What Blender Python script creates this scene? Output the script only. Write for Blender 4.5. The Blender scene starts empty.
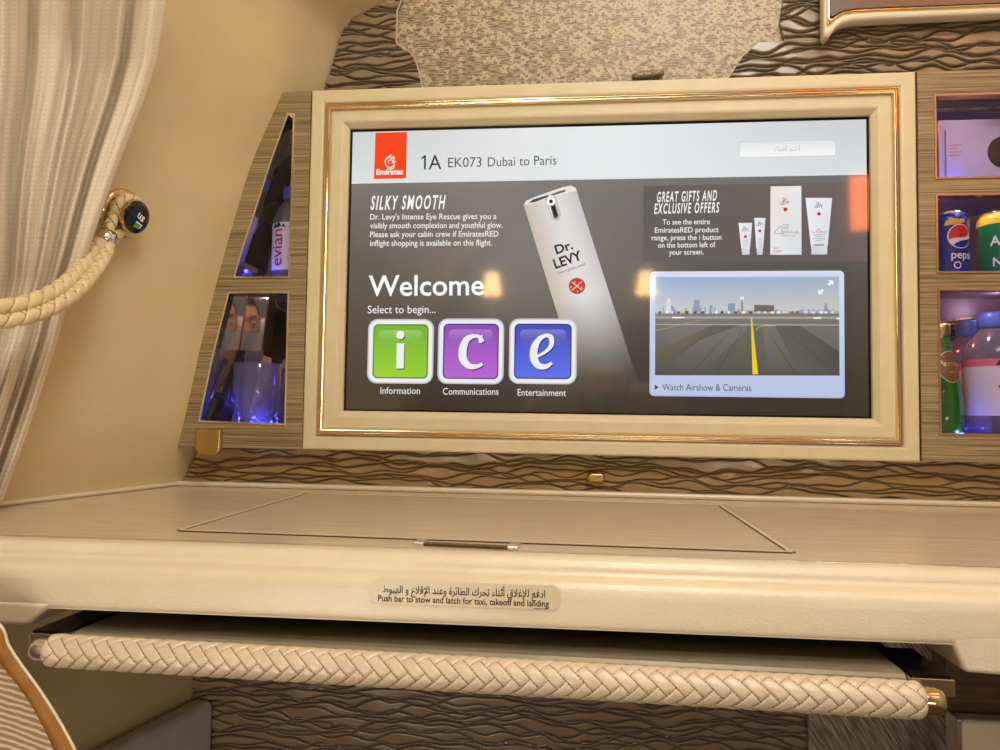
import bpy, bmesh, math, random
import numpy as np
from mathutils import Vector, Matrix
random.seed(7)
PI = math.pi
SC = bpy.context.scene
COL = SC.collection

# ------------------------------------------------------------------ camera
F = 763.0
CAM = np.array([-0.0221, -1.0467, -0.1993])
YAW, PITCH, ROLL = 0.1071, 0.0487, -0.0149
def _rot(yaw, pitch, roll):
    cy, sy, cp, sp, cr, sr = math.cos(yaw), math.sin(yaw), math.cos(pitch), math.sin(pitch), math.cos(roll), math.sin(roll)
    Rz = np.array([[cy, -sy, 0], [sy, cy, 0], [0, 0, 1]])
    Rx = np.array([[1, 0, 0], [0, cp, -sp], [0, sp, cp]])
    Ry = np.array([[cr, 0, sr], [0, 1, 0], [-sr, 0, cr]])
    return Rz @ Rx @ Ry
RM = _rot(YAW, PITCH, ROLL)
cam = bpy.data.cameras.new('camera'); cam.sensor_width = 36; cam.lens = F * 36 / 1000; cam.clip_start = 0.02
cam_o = bpy.data.objects.new('camera', cam); COL.objects.link(cam_o)
M = Matrix.Identity(4)
right, fwd, up = RM[:, 0], RM[:, 1], RM[:, 2]
for i in range(3):
    M[i][0] = right[i]; M[i][1] = up[i]; M[i][2] = -fwd[i]; M[i][3] = CAM[i]
cam_o.matrix_world = M
SC.camera = cam_o

def ray(px, py): return RM @ np.array([(px - 500) / F, 1.0, (375 - py) / F])
def at(px, py, axis, val):
    d = ray(px, py); t = (val - CAM[axis]) / d[axis]
    return CAM + t * d
def W(px, py, y=0.0):           # measured point of the photo, on the upright plane y
    p = at(px, py, 1, y); return (float(p[0]), float(p[2]))
def T(px, py, z):               # ... on the level plane z
    p = at(px, py, 2, z); return (float(p[0]), float(p[1]))

# ------------------------------------------------------------------ materials
def s2l(c): return tuple(((v / 255) / 12.92 if v / 255 <= .04045 else ((v / 255 + .055) / 1.055) ** 2.4) for v in c)
def rgba(c): return (*s2l(c), 1)
MATS = {}
def mat(name, col=(128, 128, 128), rough=.5, metal=0, spec=.5, emit=None, estr=1, coat=0, sheen=0, aniso=0):
    m = bpy.data.materials.new(name); m.use_nodes = True
    b = m.node_tree.nodes['Principled BSDF']
    b.inputs['Base Color'].default_value = rgba(col); b.inputs['Roughness'].default_value = rough
    b.inputs['Metallic'].default_value = metal; b.inputs['Specular IOR Level'].default_value = spec
    b.inputs['Coat Weight'].default_value = coat; b.inputs['Coat Roughness'].default_value = .15
    b.inputs['Sheen Weight'].default_value = sheen
    b.inputs['Anisotropic'].default_value = aniso
    if emit: b.inputs['Emission Color'].default_value = rgba(emit); b.inputs['Emission Strength'].default_value = estr
    MATS[name] = m
    return m
def nodes(m): return m.node_tree.nodes, m.node_tree.links, m.node_tree.nodes['Principled BSDF']
def grain(m, c1, c2, scale, detail=6, pos=(.35, .65), bump=0, rough=None, coord='Object', bscale=None, dist=.001):
    N, L, b = nodes(m)
    tc = N.new('ShaderNodeTexCoord'); mp = N.new('ShaderNodeMapping'); mp.inputs['Scale'].default_value = scale
    L.new(tc.outputs[coord], mp.inputs['Vector'])
    nz = N.new('ShaderNodeTexNoise'); nz.inputs['Scale'].default_value = 1; nz.inputs['Detail'].default_value = detail
    nz.inputs['Roughness'].default_value = .65
    L.new(mp.outputs[0], nz.inputs['Vector'])
    cr = N.new('ShaderNodeValToRGB'); cr.color_ramp.elements[0].position, cr.color_ramp.elements[1].position = pos
    cr.color_ramp.elements[0].color = rgba(c1); cr.color_ramp.elements[1].color = rgba(c2)
    L.new(nz.outputs['Fac'], cr.inputs['Fac']); L.new(cr.outputs['Color'], b.inputs['Base Color'])
    if bump:
        bp = N.new('ShaderNodeBump'); bp.inputs['Strength'].default_value = bump; bp.inputs['Distance'].default_value = dist
        if bscale:
            n2 = N.new('ShaderNodeTexNoise'); n2.inputs['Scale'].default_value = bscale; n2.inputs['Detail'].default_value = 3
            L.new(tc.outputs[coord], n2.inputs['Vector']); L.new(n2.outputs['Fac'], bp.inputs['Height'])
        else: L.new(nz.outputs['Fac'], bp.inputs['Height'])
        L.new(bp.outputs[0], b.inputs['Normal'])
    return m

seam_m = mat('seam_brown', (122, 88, 54), .6)  # painted shade: dark brown laid along the seams between braid strands
cream = grain(mat('cream_leather', rough=.42, spec=.4), (205, 190, 150), (211, 197, 158), (30, 30, 30), bump=.12, bscale=900, dist=.0006)
pad_m = grain(mat('padded_leather', rough=.34, spec=.6, coat=.18), (217, 202, 170), (223, 209, 178), (12, 12, 12), bump=.42, bscale=600, dist=.0009)
wallm = grain(mat('sidewall_cream', rough=.55, spec=.3), (211, 191, 141), (218, 199, 151), (6, 6, 6), bump=.12, bscale=700, dist=.0006)
veneer = grain(mat('brushed_veneer', rough=.42, spec=.4), (70, 54, 30), (178, 154, 110), (7, 700, 700), pos=(.3, .7), bump=.25, dist=.0005)
tabletop = grain(mat('table_veneer', rough=.3, spec=.6, coat=.35), (176, 154, 122), (230, 210, 178), (10, 480, 480), pos=(.3, .7), bump=.06, dist=.0003)
def carved_mat(name, lo, hi):  # groove shade put into the colour: dark in grooves, pale on tops
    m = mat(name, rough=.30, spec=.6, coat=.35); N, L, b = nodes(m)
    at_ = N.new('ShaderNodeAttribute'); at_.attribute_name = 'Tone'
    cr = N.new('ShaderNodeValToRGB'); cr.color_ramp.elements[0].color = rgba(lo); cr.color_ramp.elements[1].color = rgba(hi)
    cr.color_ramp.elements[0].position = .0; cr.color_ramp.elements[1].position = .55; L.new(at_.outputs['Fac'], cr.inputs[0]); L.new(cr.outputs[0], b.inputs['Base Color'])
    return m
carved_ = grain(mat('carved_bronze_wood', rough=.33, spec=.55, coat=.3), (112, 90, 58), (150, 124, 84), (14, 40, 60), bump=0)
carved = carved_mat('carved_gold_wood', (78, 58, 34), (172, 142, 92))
carved_u = carved_mat('carved_olive_wood', (66, 52, 34), (134, 115, 84))  # darker copy for the upper wall, light falloff put into its colour
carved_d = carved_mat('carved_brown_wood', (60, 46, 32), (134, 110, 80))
carved_e = grain(mat('carved_dark_wood', rough=.36, spec=.55, coat=.2), (122, 100, 74), (150, 126, 96), (14, 40, 60), bump=0)
gold = mat('polished_gold', (226, 202, 156), .14, 1)
gold_s = mat('satin_gold', (206, 178, 118), .28, 1)
chrome = mat('polished_chrome', (238, 232, 222), .16, 1)
chrome_b = mat('bright_chrome', (236, 228, 216), .22, .92)
copper = mat('copper_trim', (216, 168, 126), .2, 1)
mirror = mat('mirror_lining', (215, 212, 220), .03, 1)
black = mat('black_gap', (10, 9, 8), .5)
blackgloss = mat('black_gloss', (8, 7, 6), .12, spec=.6)
traym = grain(mat('tray_satin', rough=.32, metal=.35, spec=.5), (150, 142, 116), (160, 152, 126), (60, 60, 60), bump=.1, bscale=900, dist=.0003)
braidm = grain(mat('braid_leather', rough=.33, spec=.6, coat=.15), (204, 184, 154), (216, 197, 168), (60, 60, 60), bump=.15, bscale=1200, dist=.0004)
ropem = grain(mat('rope_leather', rough=.45, spec=.45), (214, 190, 140), (226, 204, 154), (60, 60, 60), bump=.15, bscale=1200, dist=.0004)
brownw = grain(mat('dark_brown_wood', rough=.3, spec=.5), (58, 36, 14), (104, 70, 30), (8, 200, 200), pos=(.3, .7))
mauve = grain(mat('mauve_upholstery', rough=.7, spec=.25), (206, 188, 182), (216, 198, 192), (40, 40, 40), bump=.2, bscale=1500, dist=.0004)
tan = grain(mat('tan_leather', rough=.5, spec=.3), (140, 92, 32), (156, 106, 42), (40, 40, 40), bump=.2, bscale=900, dist=.0004)
purple_in = mat('cubby_lining', (112, 84, 104), .38, .2, spec=.6)
white_card = mat('white_card', (196, 184, 210), .4)
red_ink = mat('red_ink', (210, 70, 50), .6)
capblue = mat('blue_cap', (70, 96, 190), .35)
label_w = mat('bottle_label', (232, 226, 244), .45)
label_p = mat('label_pink', (230, 120, 140), .45)
magenta = mat('magenta_ink', (150, 30, 90), .5)
navy = mat('navy_ink', (24, 26, 60), .5)
dark_ink = mat('dark_ink', (32, 26, 24), .6)
sticker_m = mat('cream_sticker', (212, 196, 162), .3)
alu = mat('aluminium', (200, 200, 205), .25, 1)
pepsiblue = mat('can_blue', (14, 34, 150), .25, .3, coat=.3)
cangreen = mat('can_green', (10, 130, 70), .25, .3, coat=.3)
canyellow = mat('can_yellow', (222, 190, 40), .3)
canred = mat('can_red', (205, 20, 26), .3)
canwhite = mat('can_white', (238, 234, 236), .3)
plabel = mat('green_bottle_label', (120, 84, 44), .4)
goldink = mat('gold_ink', (226, 200, 140), .35, .6)
lampshade = mat('lamp_shade', (255, 220, 160), .6, emit=(255, 205, 140), estr=15)
carpet = grain(mat('carpet', rough=.95, spec=.1), (86, 66, 48), (110, 88, 66), (80, 80, 80))
ceilm = mat('ceiling_cream', (220, 224, 230), .7)
rearm = grain(mat('rear_panel', rough=.5), (140, 140, 142), (156, 156, 158), (4, 4, 60))

def clear(name, tint, gl=.12, rough=.03, dens=0, haze=0, hcol=(1, 1, 1)):
    m = bpy.data.materials.new(name); m.use_nodes = True; N, L = m.node_tree.nodes, m.node_tree.links
    N.clear(); o = N.new('ShaderNodeOutputMaterial'); t = N.new('ShaderNodeBsdfTransparent'); g = N.new('ShaderNodeBsdfGlossy')
    t.inputs[0].default_value = (*tint, 1); g.inputs['Roughness'].default_value = rough
    lw = N.new('ShaderNodeLayerWeight'); lw.inputs['Blend'].default_value = gl
    mx = N.new('ShaderNodeMixShader'); L.new(lw.outputs['Facing' if dens else 'Fresnel'], mx.inputs[0]); L.new(t.outputs[0], mx.inputs[1]); L.new(g.outputs[0], mx.inputs[2])
    out = mx.outputs[0]
    if haze:
        df = N.new('ShaderNodeBsdfDiffuse'); df.inputs[0].default_value = (*hcol, 1); m2 = N.new('ShaderNodeMixShader'); m2.inputs[0].default_value = haze
        L.new(out, m2.inputs[1]); L.new(df.outputs[0], m2.inputs[2]); out = m2.outputs[0]
    L.new(out, o.inputs[0]); MATS[name] = m
    return m
pane_m = clear('clear_pane', (.95, .93, .95), .25)
tumbler_m = clear('tumbler_glass', (.84, .82, .95), .32, .08, dens=1, haze=.16, hcol=(.72, .68, .95))
pet_m = clear('clear_plastic', (.90, .89, .95), .36, .12, dens=1, haze=.10, hcol=(.85, .83, .95))
greenglass = mat('green_glass', (46, 165, 24), .1, spec=.7, coat=.5)
greenglass.node_tree.nodes['Principled BSDF'].inputs['Transmission Weight'].default_value = .6
liquid_m = clear('water_fill', (.80, .82, .95), .2)

# screen art: one lit LCD material, colour per corner
art_m = bpy.data.materials.new('lit_display'); art_m.use_nodes = True
_N, _L, _b = nodes(art_m)
_a = _N.new('ShaderNodeAttribute'); _a.attribute_name = 'Col'
_b.inputs['Base Color'].default_value = (.004, .004, .004, 1); _b.inputs['Roughness'].default_value = .06; _b.inputs['Specular IOR Level'].default_value = 1.0
_L.new(_a.outputs['Color'], _b.inputs['Emission Color']); _b.inputs['Emission Strength'].default_value = .95
screen_black = mat('screen_glass', (4, 4, 5), .05, spec=.6)

# star wallpaper
def star_wall():
    m = mat('star_wallpaper', rough=.42, spec=.45); N, L, b = nodes(m)
    tc = N.new('ShaderNodeTexCoord')
    def math_(op, a, c=None):
        n = N.new('ShaderNodeMath'); n.operation = op
        for i, v in enumerate((a, c)):
            if v is None: continue
            if isinstance(v, (int, float)): n.inputs[i].default_value = v
            else: L.new(v, n.inputs[i])
        return n.outputs[0]
    sx = N.new('ShaderNodeSeparateXYZ'); L.new(tc.outputs['Object'], sx.inputs[0])
    X, Z = sx.outputs['X'], sx.outputs['Z']
    # fine horizontal dashes
    mp = N.new('ShaderNodeMapping'); mp.inputs['Scale'].default_value = (85, 1, 560); L.new(tc.outputs['Object'], mp.inputs[0])
    nz = N.new('ShaderNodeTexNoise'); nz.inputs['Scale'].default_value = 1; nz.inputs['Detail'].default_value = 1; L.new(mp.outputs[0], nz.inputs[0])
    cr = N.new('ShaderNodeValToRGB'); cr.color_ramp.elements[0].position = .45; cr.color_ramp.elements[1].position = .52
    cr.color_ramp.elements[0].color = rgba((112, 94, 68)); cr.color_ramp.elements[1].color = rgba((166, 147, 114)); L.new(nz.outputs['Fac'], cr.inputs[0])
    total = None
    for (sc, ox, oz, ang, k) in ((96, 0, 0, .3, 0), (96, .5, .53, .9, 3.7)):
        u = math_('ADD', math_('MULTIPLY', X, sc), ox); v = math_('ADD', math_('MULTIPLY', Z, sc * 1.15), oz)
        cu, cv = math_('FLOOR', u), math_('FLOOR', v)
        cmb = N.new('ShaderNodeCombineXYZ'); L.new(cu, cmb.inputs[0]); L.new(cv, cmb.inputs[1]); cmb.inputs[2].default_value = k
        wn = N.new('ShaderNodeTexWhiteNoise'); L.new(cmb.outputs[0], wn.inputs[0])
        sc3 = N.new('ShaderNodeSeparateColor'); L.new(wn.outputs['Color'], sc3.inputs[0])
        r1, r2, r3 = sc3.outputs
        fu = math_('SUBTRACT', math_('SUBTRACT', u, cu), math_('ADD', math_('MULTIPLY', r1, .3), .35))
        fv = math_('SUBTRACT', math_('SUBTRACT', v, cv), math_('ADD', math_('MULTIPLY', r2, .3), .35))
        rad = math_('SQRT', math_('ADD', math_('MULTIPLY', fu, fu), math_('MULTIPLY', fv, fv)))
        th = math_('ADD', math_('ARCTAN2', fv, fu), math_('MULTIPLY', r3, 6.28))
        lobes = math_('ABSOLUTE', math_('COSINE', math_('MULTIPLY', th, 1.5)))
        lim = math_('ADD', .14, math_('MULTIPLY', lobes, .30))
        inside = math_('LESS_THAN', rad, lim)
        # density: thicker toward the upper right
        dens = math_('ADD', math_('MULTIPLY', X, .7), math_('ADD', math_('MULTIPLY', Z, 2.0), .24))
        on = math_('LESS_THAN', wn.outputs['Value'], dens)
        hit = math_('MULTIPLY', inside, on)
        total = hit if total is None else math_('MAXIMUM', total, hit)
    mx = N.new('ShaderNodeMix'); mx.data_type = 'RGBA'; L.new(total, mx.inputs['Factor']); L.new(cr.outputs[0], mx.inputs['A'])
    mx.inputs['B'].default_value = rgba((186, 168, 134)); L.new(mx.outputs['Result'], b.inputs['Base Color'])
    bp = N.new('ShaderNodeBump'); bp.inputs['Strength'].default_value = .4; bp.inputs['Distance'].default_value = .0006
    hh = math_('ADD', nz.outputs['Fac'], total); L.new(hh, bp.inputs['Height']); L.new(bp.outputs[0], b.inputs['Normal'])
    return m
starm = star_wall()
star_in = mat('pale_inlay', (186, 168, 132), .4)

# striped weave (diagonal) for the right footwell panel
def stripe_mat():
    m = mat('diagonal_weave', rough=.5, spec=.4); N, L, b = nodes(m)
    tc = N.new('ShaderNodeTexCoord'); mp = N.new('ShaderNodeMapping'); mp.inputs['Rotation'].default_value = (0, math.radians(-58), 0)
    m2 = N.new('ShaderNodeMapping'); m2.inputs['Scale'].default_value = (25, 1, 420)
    L.new(tc.outputs['Object'], mp.inputs[0]); L.new(mp.outputs[0], m2.inputs[0])
    nz = N.new('ShaderNodeTexNoise'); nz.inputs['Scale'].default_value = 1; nz.inputs['Detail'].default_value = 3; L.new(m2.outputs[0], nz.inputs[0])
    cr = N.new('ShaderNodeValToRGB'); cr.color_ramp.elements[0].position = .42; cr.color_ramp.elements[1].position = .68
    cr.color_ramp.elements[0].color = rgba((110, 92, 74)); cr.color_ramp.elements[1].color = rgba((190, 172, 150)); L.new(nz.outputs['Fac'], cr.inputs[0])
    L.new(cr.outputs[0], b.inputs['Base Color'])
    return m
weave = stripe_mat()
# veneer with long curved grain lines on the seat panel
def curve_grain():
    m = mat('pale_curved_veneer', rough=.35, spec=.5); N, L, b = nodes(m)
    tc = N.new('ShaderNodeTexCoord'); wv = N.new('ShaderNodeTexWave'); wv.wave_type = 'RINGS'; wv.rings_direction = 'Y'
    mp = N.new('ShaderNodeMapping'); mp.inputs['Location'].default_value = (.03, 0, .09); L.new(tc.outputs['Object'], mp.inputs[0])
    wv.inputs['Scale'].default_value = 70; wv.inputs['Distortion'].default_value = 2.5; wv.inputs['Detail'].default_value = 3; wv.inputs['Detail Scale'].default_value = 1.2
    L.new(mp.outputs[0], wv.inputs[0])
    cr = N.new('ShaderNodeValToRGB'); cr.color_ramp.elements[0].color = rgba((150, 122, 88)); cr.color_ramp.elements[1].color = rgba((214, 196, 168)); cr.color_ramp.elements[0].position = .3; cr.color_ramp.elements[1].position = 1
    L.new(wv.outputs['Fac'], cr.inputs[0]); L.new(cr.outputs[0], b.inputs['Base Color'])
    return m
curveven = curve_grain()
# curtain: sheer ribbed weave, ribs along UV.x
def curtain_mat():
    m = mat('sheer_ribbed_cloth', rough=.85, spec=.15, sheen=.2); N, L, b = nodes(m)
    uv = N.new('ShaderNodeTexCoord'); sp = N.new('ShaderNodeSeparateXYZ'); L.new(uv.outputs['UV'], sp.inputs[0])
    def mt(op, a, c=None):
        n = N.new('ShaderNodeMath'); n.operation = op
        for i, v in enumerate((a, c)):
            if v is None: continue
            if isinstance(v, (int, float)): n.inputs[i].default_value = v
            else: L.new(v, n.inputs[i])
        return n.outputs[0]
    rib = mt('ABSOLUTE', mt('SINE', mt('MULTIPLY', sp.outputs[0], PI * 66)))
    rib2 = mt('POWER', mt('ABSOLUTE', mt('SINE', mt('MULTIPLY', sp.outputs[0], PI * 33))), 7)
    dash = mt('GREATER_THAN', mt('SINE', mt('MULTIPLY', sp.outputs[1], 820)), -.55)
    br = mt('MULTIPLY', rib2, dash)
    nz = N.new('ShaderNodeTexNoise'); mp = N.new('ShaderNodeMapping'); mp.inputs['Scale'].default_value = (30, 220, 1); L.new(uv.outputs['UV'], mp.inputs[0]); L.new(mp.outputs[0], nz.inputs[0]); nz.inputs['Scale'].default_value = 1
    f = mt('ADD', mt('MULTIPLY', rib, .30), mt('ADD', mt('MULTIPLY', br, .45), mt('MULTIPLY', nz.outputs['Fac'], .2)))
    cr = N.new('ShaderNodeValToRGB'); cr.color_ramp.elements[0].color = rgba((228, 210, 176)); cr.color_ramp.elements[1].color = rgba((255, 247, 230)); cr.color_ramp.elements[0].position = .1
    L.new(f, cr.inputs[0]); L.new(cr.outputs[0], b.inputs['Base Color'])
    bp = N.new('ShaderNodeBump'); bp.inputs['Strength'].default_value = .5; bp.inputs['Distance'].default_value = .0008; L.new(f, bp.inputs['Height']); L.new(bp.outputs[0], b.inputs['Normal'])
    o = N['Material Output']; tr = N.new('ShaderNodeBsdfTranslucent'); L.new(cr.outputs[0], tr.inputs[0])
    mx = N.new('ShaderNodeMixShader'); mx.inputs[0].default_value = .15; L.new(b.outputs[0], mx.inputs[1]); L.new(tr.outputs[0], mx.inputs[2]); L.new(mx.outputs[0], o.inputs[0])
    return m
curtm = curtain_mat()

# ------------------------------------------------------------------ object helpers
def world_off(p):
    v = Vector((0, 0, 0))
    while p: v += p.location; p = p.parent
    return v
def thing(name, label, cat, loc, group=None):
    o = bpy.data.objects.new(name, None); COL.objects.link(o); o.location = loc; o.empty_display_size = .02
    o['label'] = label; o['category'] = cat
    if group: o['group'] = group
    return o
def obj(name, V, Fc, m, parent=None, smooth=False, mi=None, bevel=0, label=None, seg=2):
    me = bpy.data.meshes.new(name)
    V = [tuple(map(float, v)) for v in V]
    off = world_off(parent) if parent else None
    if parent is None:
        a = np.array(V); off = Vector(((a[:, 0].min() + a[:, 0].max()) / 2, (a[:, 1].min() + a[:, 1].max()) / 2, a[:, 2].min()))
    me.from_pydata([(v[0] - off[0], v[1] - off[1], v[2] - off[2]) for v in V], [], Fc)
    for k in (m if isinstance(m, (list, tuple)) else [m]): me.materials.append(k)
    if mi is not None: me.polygons.foreach_set('material_index', mi)
    if smooth: me.polygons.foreach_set('use_smooth', [True] * len(me.polygons))
    bm = bmesh.new(); bm.from_mesh(me); bmesh.ops.recalc_face_normals(bm, faces=bm.faces); bm.to_mesh(me); bm.free()
    o = bpy.data.objects.new(name, me); COL.objects.link(o)
    if parent: o.parent = parent
    else: o.location = off
    if bevel:
        b = o.modifiers.new('bevel', 'BEVEL'); b.width = bevel; b.segments = seg; b.limit_method = 'ANGLE'; b.angle_limit = .6
    if label: o['label'] = label
    return o
def tag(o, label, cat, group=None):
    o['label'] = label; o['category'] = cat
    if group: o['group'] = group
    return o
def struct(o): o['kind'] = 'structure'; return o
class G:                        # collects shapes into one mesh
    def __init__(s): s.V = []; s.F = []; s.mi = []
    def add(s, V, Fc, m=0):
        n = len(s.V); s.V += [tuple(v) for v in V]; s.F += [tuple(i + n for i in f) for f in Fc]; s.mi += [m] * len(Fc); return s
    def box(s, x0, x1, y0, y1, z0, z1, m=0):
        return s.add([(x, y, z) for z in (z0, z1) for y in (y0, y1) for x in (x0, x1)],
                     [(0, 2, 3, 1), (4, 5, 7, 6), (0, 1, 5, 4), (2, 6, 7, 3), (0, 4, 6, 2), (1, 3, 7, 5)], m)
    def prism(s, pts, f, m=0):  # pts: list of 2d; f(p, t) -> 3d for t in 0,1
        n = len(pts); V = [f(p, 0) for p in pts] + [f(p, 1) for p in pts]
        Fc = [tuple(range(n)), tuple(range(2 * n - 1, n - 1, -1))] + [(i, (i + 1) % n, n + (i + 1) % n, n + i) for i in range(n)]
        return s.add(V, Fc, m)
    def xz(s, pts, y0, y1, m=0): return s.prism(pts, lambda p, t: (p[0], y1 if t else y0, p[1]), m)
    def xy(s, pts, z0, z1, m=0): return s.prism(pts, lambda p, t: (p[0], p[1], z1 if t else z0), m)
    def lathe(s, prof, c, m=0, seg=36, axis=None):
        V = []; n = len(prof)
        for k in range(seg):
            a = 2 * PI * k / seg
            for r, h in prof: V.append((c[0] + r * math.cos(a), c[1] + r * math.sin(a), c[2] + h))
        Fc = [(k * n + i, ((k + 1) % seg) * n + i, ((k + 1) % seg) * n + i + 1, k * n + i + 1) for k in range(seg) for i in range(n - 1)]
        return s.add(V, Fc, m)
    def build(s, name, m, parent=None, **k): return obj(name, s.V, s.F, m, parent, mi=s.mi, **k)
def plate(outer, holes, y0, y1):    # flat face board with openings, in XZ
    bm = bmesh.new()
    for loop in [outer] + holes:
        vs = [bm.verts.new((p[0], y0, p[1])) for p in loop]
        for i in range(len(vs)): bm.edges.new((vs[i], vs[(i + 1) % len(vs)]))
    bmesh.ops.triangle_fill(bm, edges=bm.edges[:], use_beauty=True)
    ex = bmesh.ops.extrude_face_region(bm, geom=bm.faces[:])
    for v in ex['geom']:
        if isinstance(v, bmesh.types.BMVert): v.co.y = y1
    bm.verts.index_update()
    V = [tuple(v.co) for v in bm.verts]; Fc = [tuple(v.index for v in f.verts) for f in bm.faces]; bm.free()
    return V, Fc
def inset(poly, d):             # shrink a CCW or CW polygon
    n = len(poly); A = sum(poly[i][0] * poly[(i + 1) % n][1] - poly[(i + 1) % n][0] * poly[i][1] for i in range(n)); s = 1 if A > 0 else -1
    out = []
    for i in range(n):
        p0, p1, p2 = (np.array(poly[(i + k) % n], float) for k in (-1, 0, 1))
        e1 = (p1 - p0) / np.linalg.norm(p1 - p0); e2 = (p2 - p1) / np.linalg.norm(p2 - p1)
        n1 = np.array([-e1[1], e1[0]]) * s; n2 = np.array([-e2[1], e2[0]]) * s
        b = n1 + n2; b /= np.linalg.norm(b); k = d / max(.3, b.dot(n1)); out.append(tuple(p1 + b * k))
    return out
def ring(poly, prof):           # mitred frame: prof = [(inset, y)...]
    n = len(poly); V = []; Fc = []
    for d, y in prof:
        V += [(p[0], y, p[1]) for p in (inset(poly, d) if d else poly)]
    for k in range(len(prof) - 1):
        for i in range(n):
            j = (i + 1) % n; Fc.append((k * n + i, k * n + j, (k + 1) * n + j, (k + 1) * n + i))
    return V, Fc
def rrect(x0, x1, z0, z1, r, seg=6):
    out = []
    for cx, cz, a in ((x1 - r, z1 - r, 0), (x0 + r, z1 - r, 90), (x0 + r, z0 + r, 180), (x1 - r, z0 + r, 270)):
        for k in range(seg + 1):
            t = math.radians(a + 90 * k / seg); out.append((cx + r * math.cos(t), cz + r * math.sin(t)))
    return out
def circ(cx, cz, r, n=28, rz=None): return [(cx + r * math.cos(2 * PI * k / n), cz + (rz or r) * math.sin(2 * PI * k / n)) for k in range(n)]
def smooth_path(pts, n=8):      # Catmull-Rom
    P = [np.array(p, float) for p in pts]; P = [2 * P[0] - P[1]] + P + [2 * P[-1] - P[-2]]; out = []
    for i in range(1, len(P) - 2):
        for k in range(n):
            t = k / n; a, b, c, d = P[i - 1:i + 3]
            out.append(.5 * (2 * b + (c - a) * t + (2 * a - 5 * b + 4 * c - d) * t * t + (3 * b - a - 3 * c + d) * t ** 3))
    out.append(P[-2]); return out
def tube_frames(path):
    P = np.array(path, float); n = len(P); tn = np.gradient(P, axis=0); tn /= np.linalg.norm(tn, axis=1)[:, None]
    up = np.array([0, 0, 1.0]); 
    if abs(tn[0].dot(up)) > .9: up = np.array([0, 1.0, 0])
    u = up - tn[0] * tn[0].dot(up); u /= np.linalg.norm(u); U = [u]
    for i in range(1, n):
        u = U[-1] - tn[i] * tn[i].dot(U[-1]); u /= np.linalg.norm(u); U.append(u)
    U = np.array(U); Vv = np.cross(tn, U); return P, U, Vv
def tube(path, r, seg=12, cap=True):
    P, U, Vv = tube_frames(path); n = len(P); rr = r if hasattr(r, '__len__') else [r] * n; V = []
    for i in range(n):
        for k in range(seg):
            a = 2 * PI * k / seg; V.append(P[i] + rr[i] * (math.cos(a) * U[i] + math.sin(a) * Vv[i]))
    Fc = [(i * seg + k, i * seg + (k + 1) % seg, (i + 1) * seg + (k + 1) % seg, (i + 1) * seg + k) for i in range(n - 1) for k in range(seg)]
    if cap: Fc += [tuple(range(seg)), tuple(range((n - 1) * seg + seg - 1, (n - 1) * seg - 1, -1))]
    return V, Fc
def braid(path, r, n_around, pitch, amp, seg=72, step=.0006, taper=0, phase=.25):
    P0 = np.array(path, float); d = np.r_[0, np.cumsum(np.linalg.norm(np.diff(P0, axis=0), axis=1))]; L = d[-1]
    N = max(8, int(L / step)); s = np.linspace(0, L, N)
    P, U, Vv = tube_frames(np.stack([np.interp(s, d, P0[:, i]) for i in range(3)], 1))
    th = np.arange(seg) * 2 * PI / seg
    S, TH = np.meshgrid(s, th, indexing='ij')
    u = TH / (2 * PI) * n_around + phase; v = S / pitch; a = u + v + 1e-4; b = u - v + 1e-4
    fa, fb = np.floor(a), np.floor(b)
    k4 = (fa + fb) % 4; topA = k4 < 2                       # every strand passes over two, under two
    p = np.where(topA, b - fb, a - fa)                      # across the strand on top
    q = np.where(topA, (k4 + a - fa) / 2, (k4 - 2 + b - fb) / 2)   # along it
    h = ((1 - np.abs(2 * p - 1) ** 5) * (1 - .8 * np.abs(2 * q - 1) ** 4)) ** .5
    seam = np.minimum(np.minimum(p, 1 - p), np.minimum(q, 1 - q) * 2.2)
    R = r - amp + amp * h
    if taper:
        e = np.clip(np.minimum(S, L - S) / taper, 0, 1); R = R * (0.45 + .55 * np.sqrt(1 - (1 - e) ** 2))
    V = P[:, None, :] + R[..., None] * (np.cos(TH)[..., None] * U[:, None, :] + np.sin(TH)[..., None] * Vv[:, None, :])
    V = V.reshape(-1, 3); Fc = [(i * seg + k, i * seg + (k + 1) % seg, (i + 1) * seg + (k + 1) % seg, (i + 1) * seg + k) for i in range(N - 1) for k in range(seg)]
    Fc += [tuple(range(seg)), tuple(range((N - 1) * seg + seg - 1, (N - 1) * seg - 1, -1))]
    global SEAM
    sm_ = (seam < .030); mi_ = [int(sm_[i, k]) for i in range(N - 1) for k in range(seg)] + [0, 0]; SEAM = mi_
    return V, Fc

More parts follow.
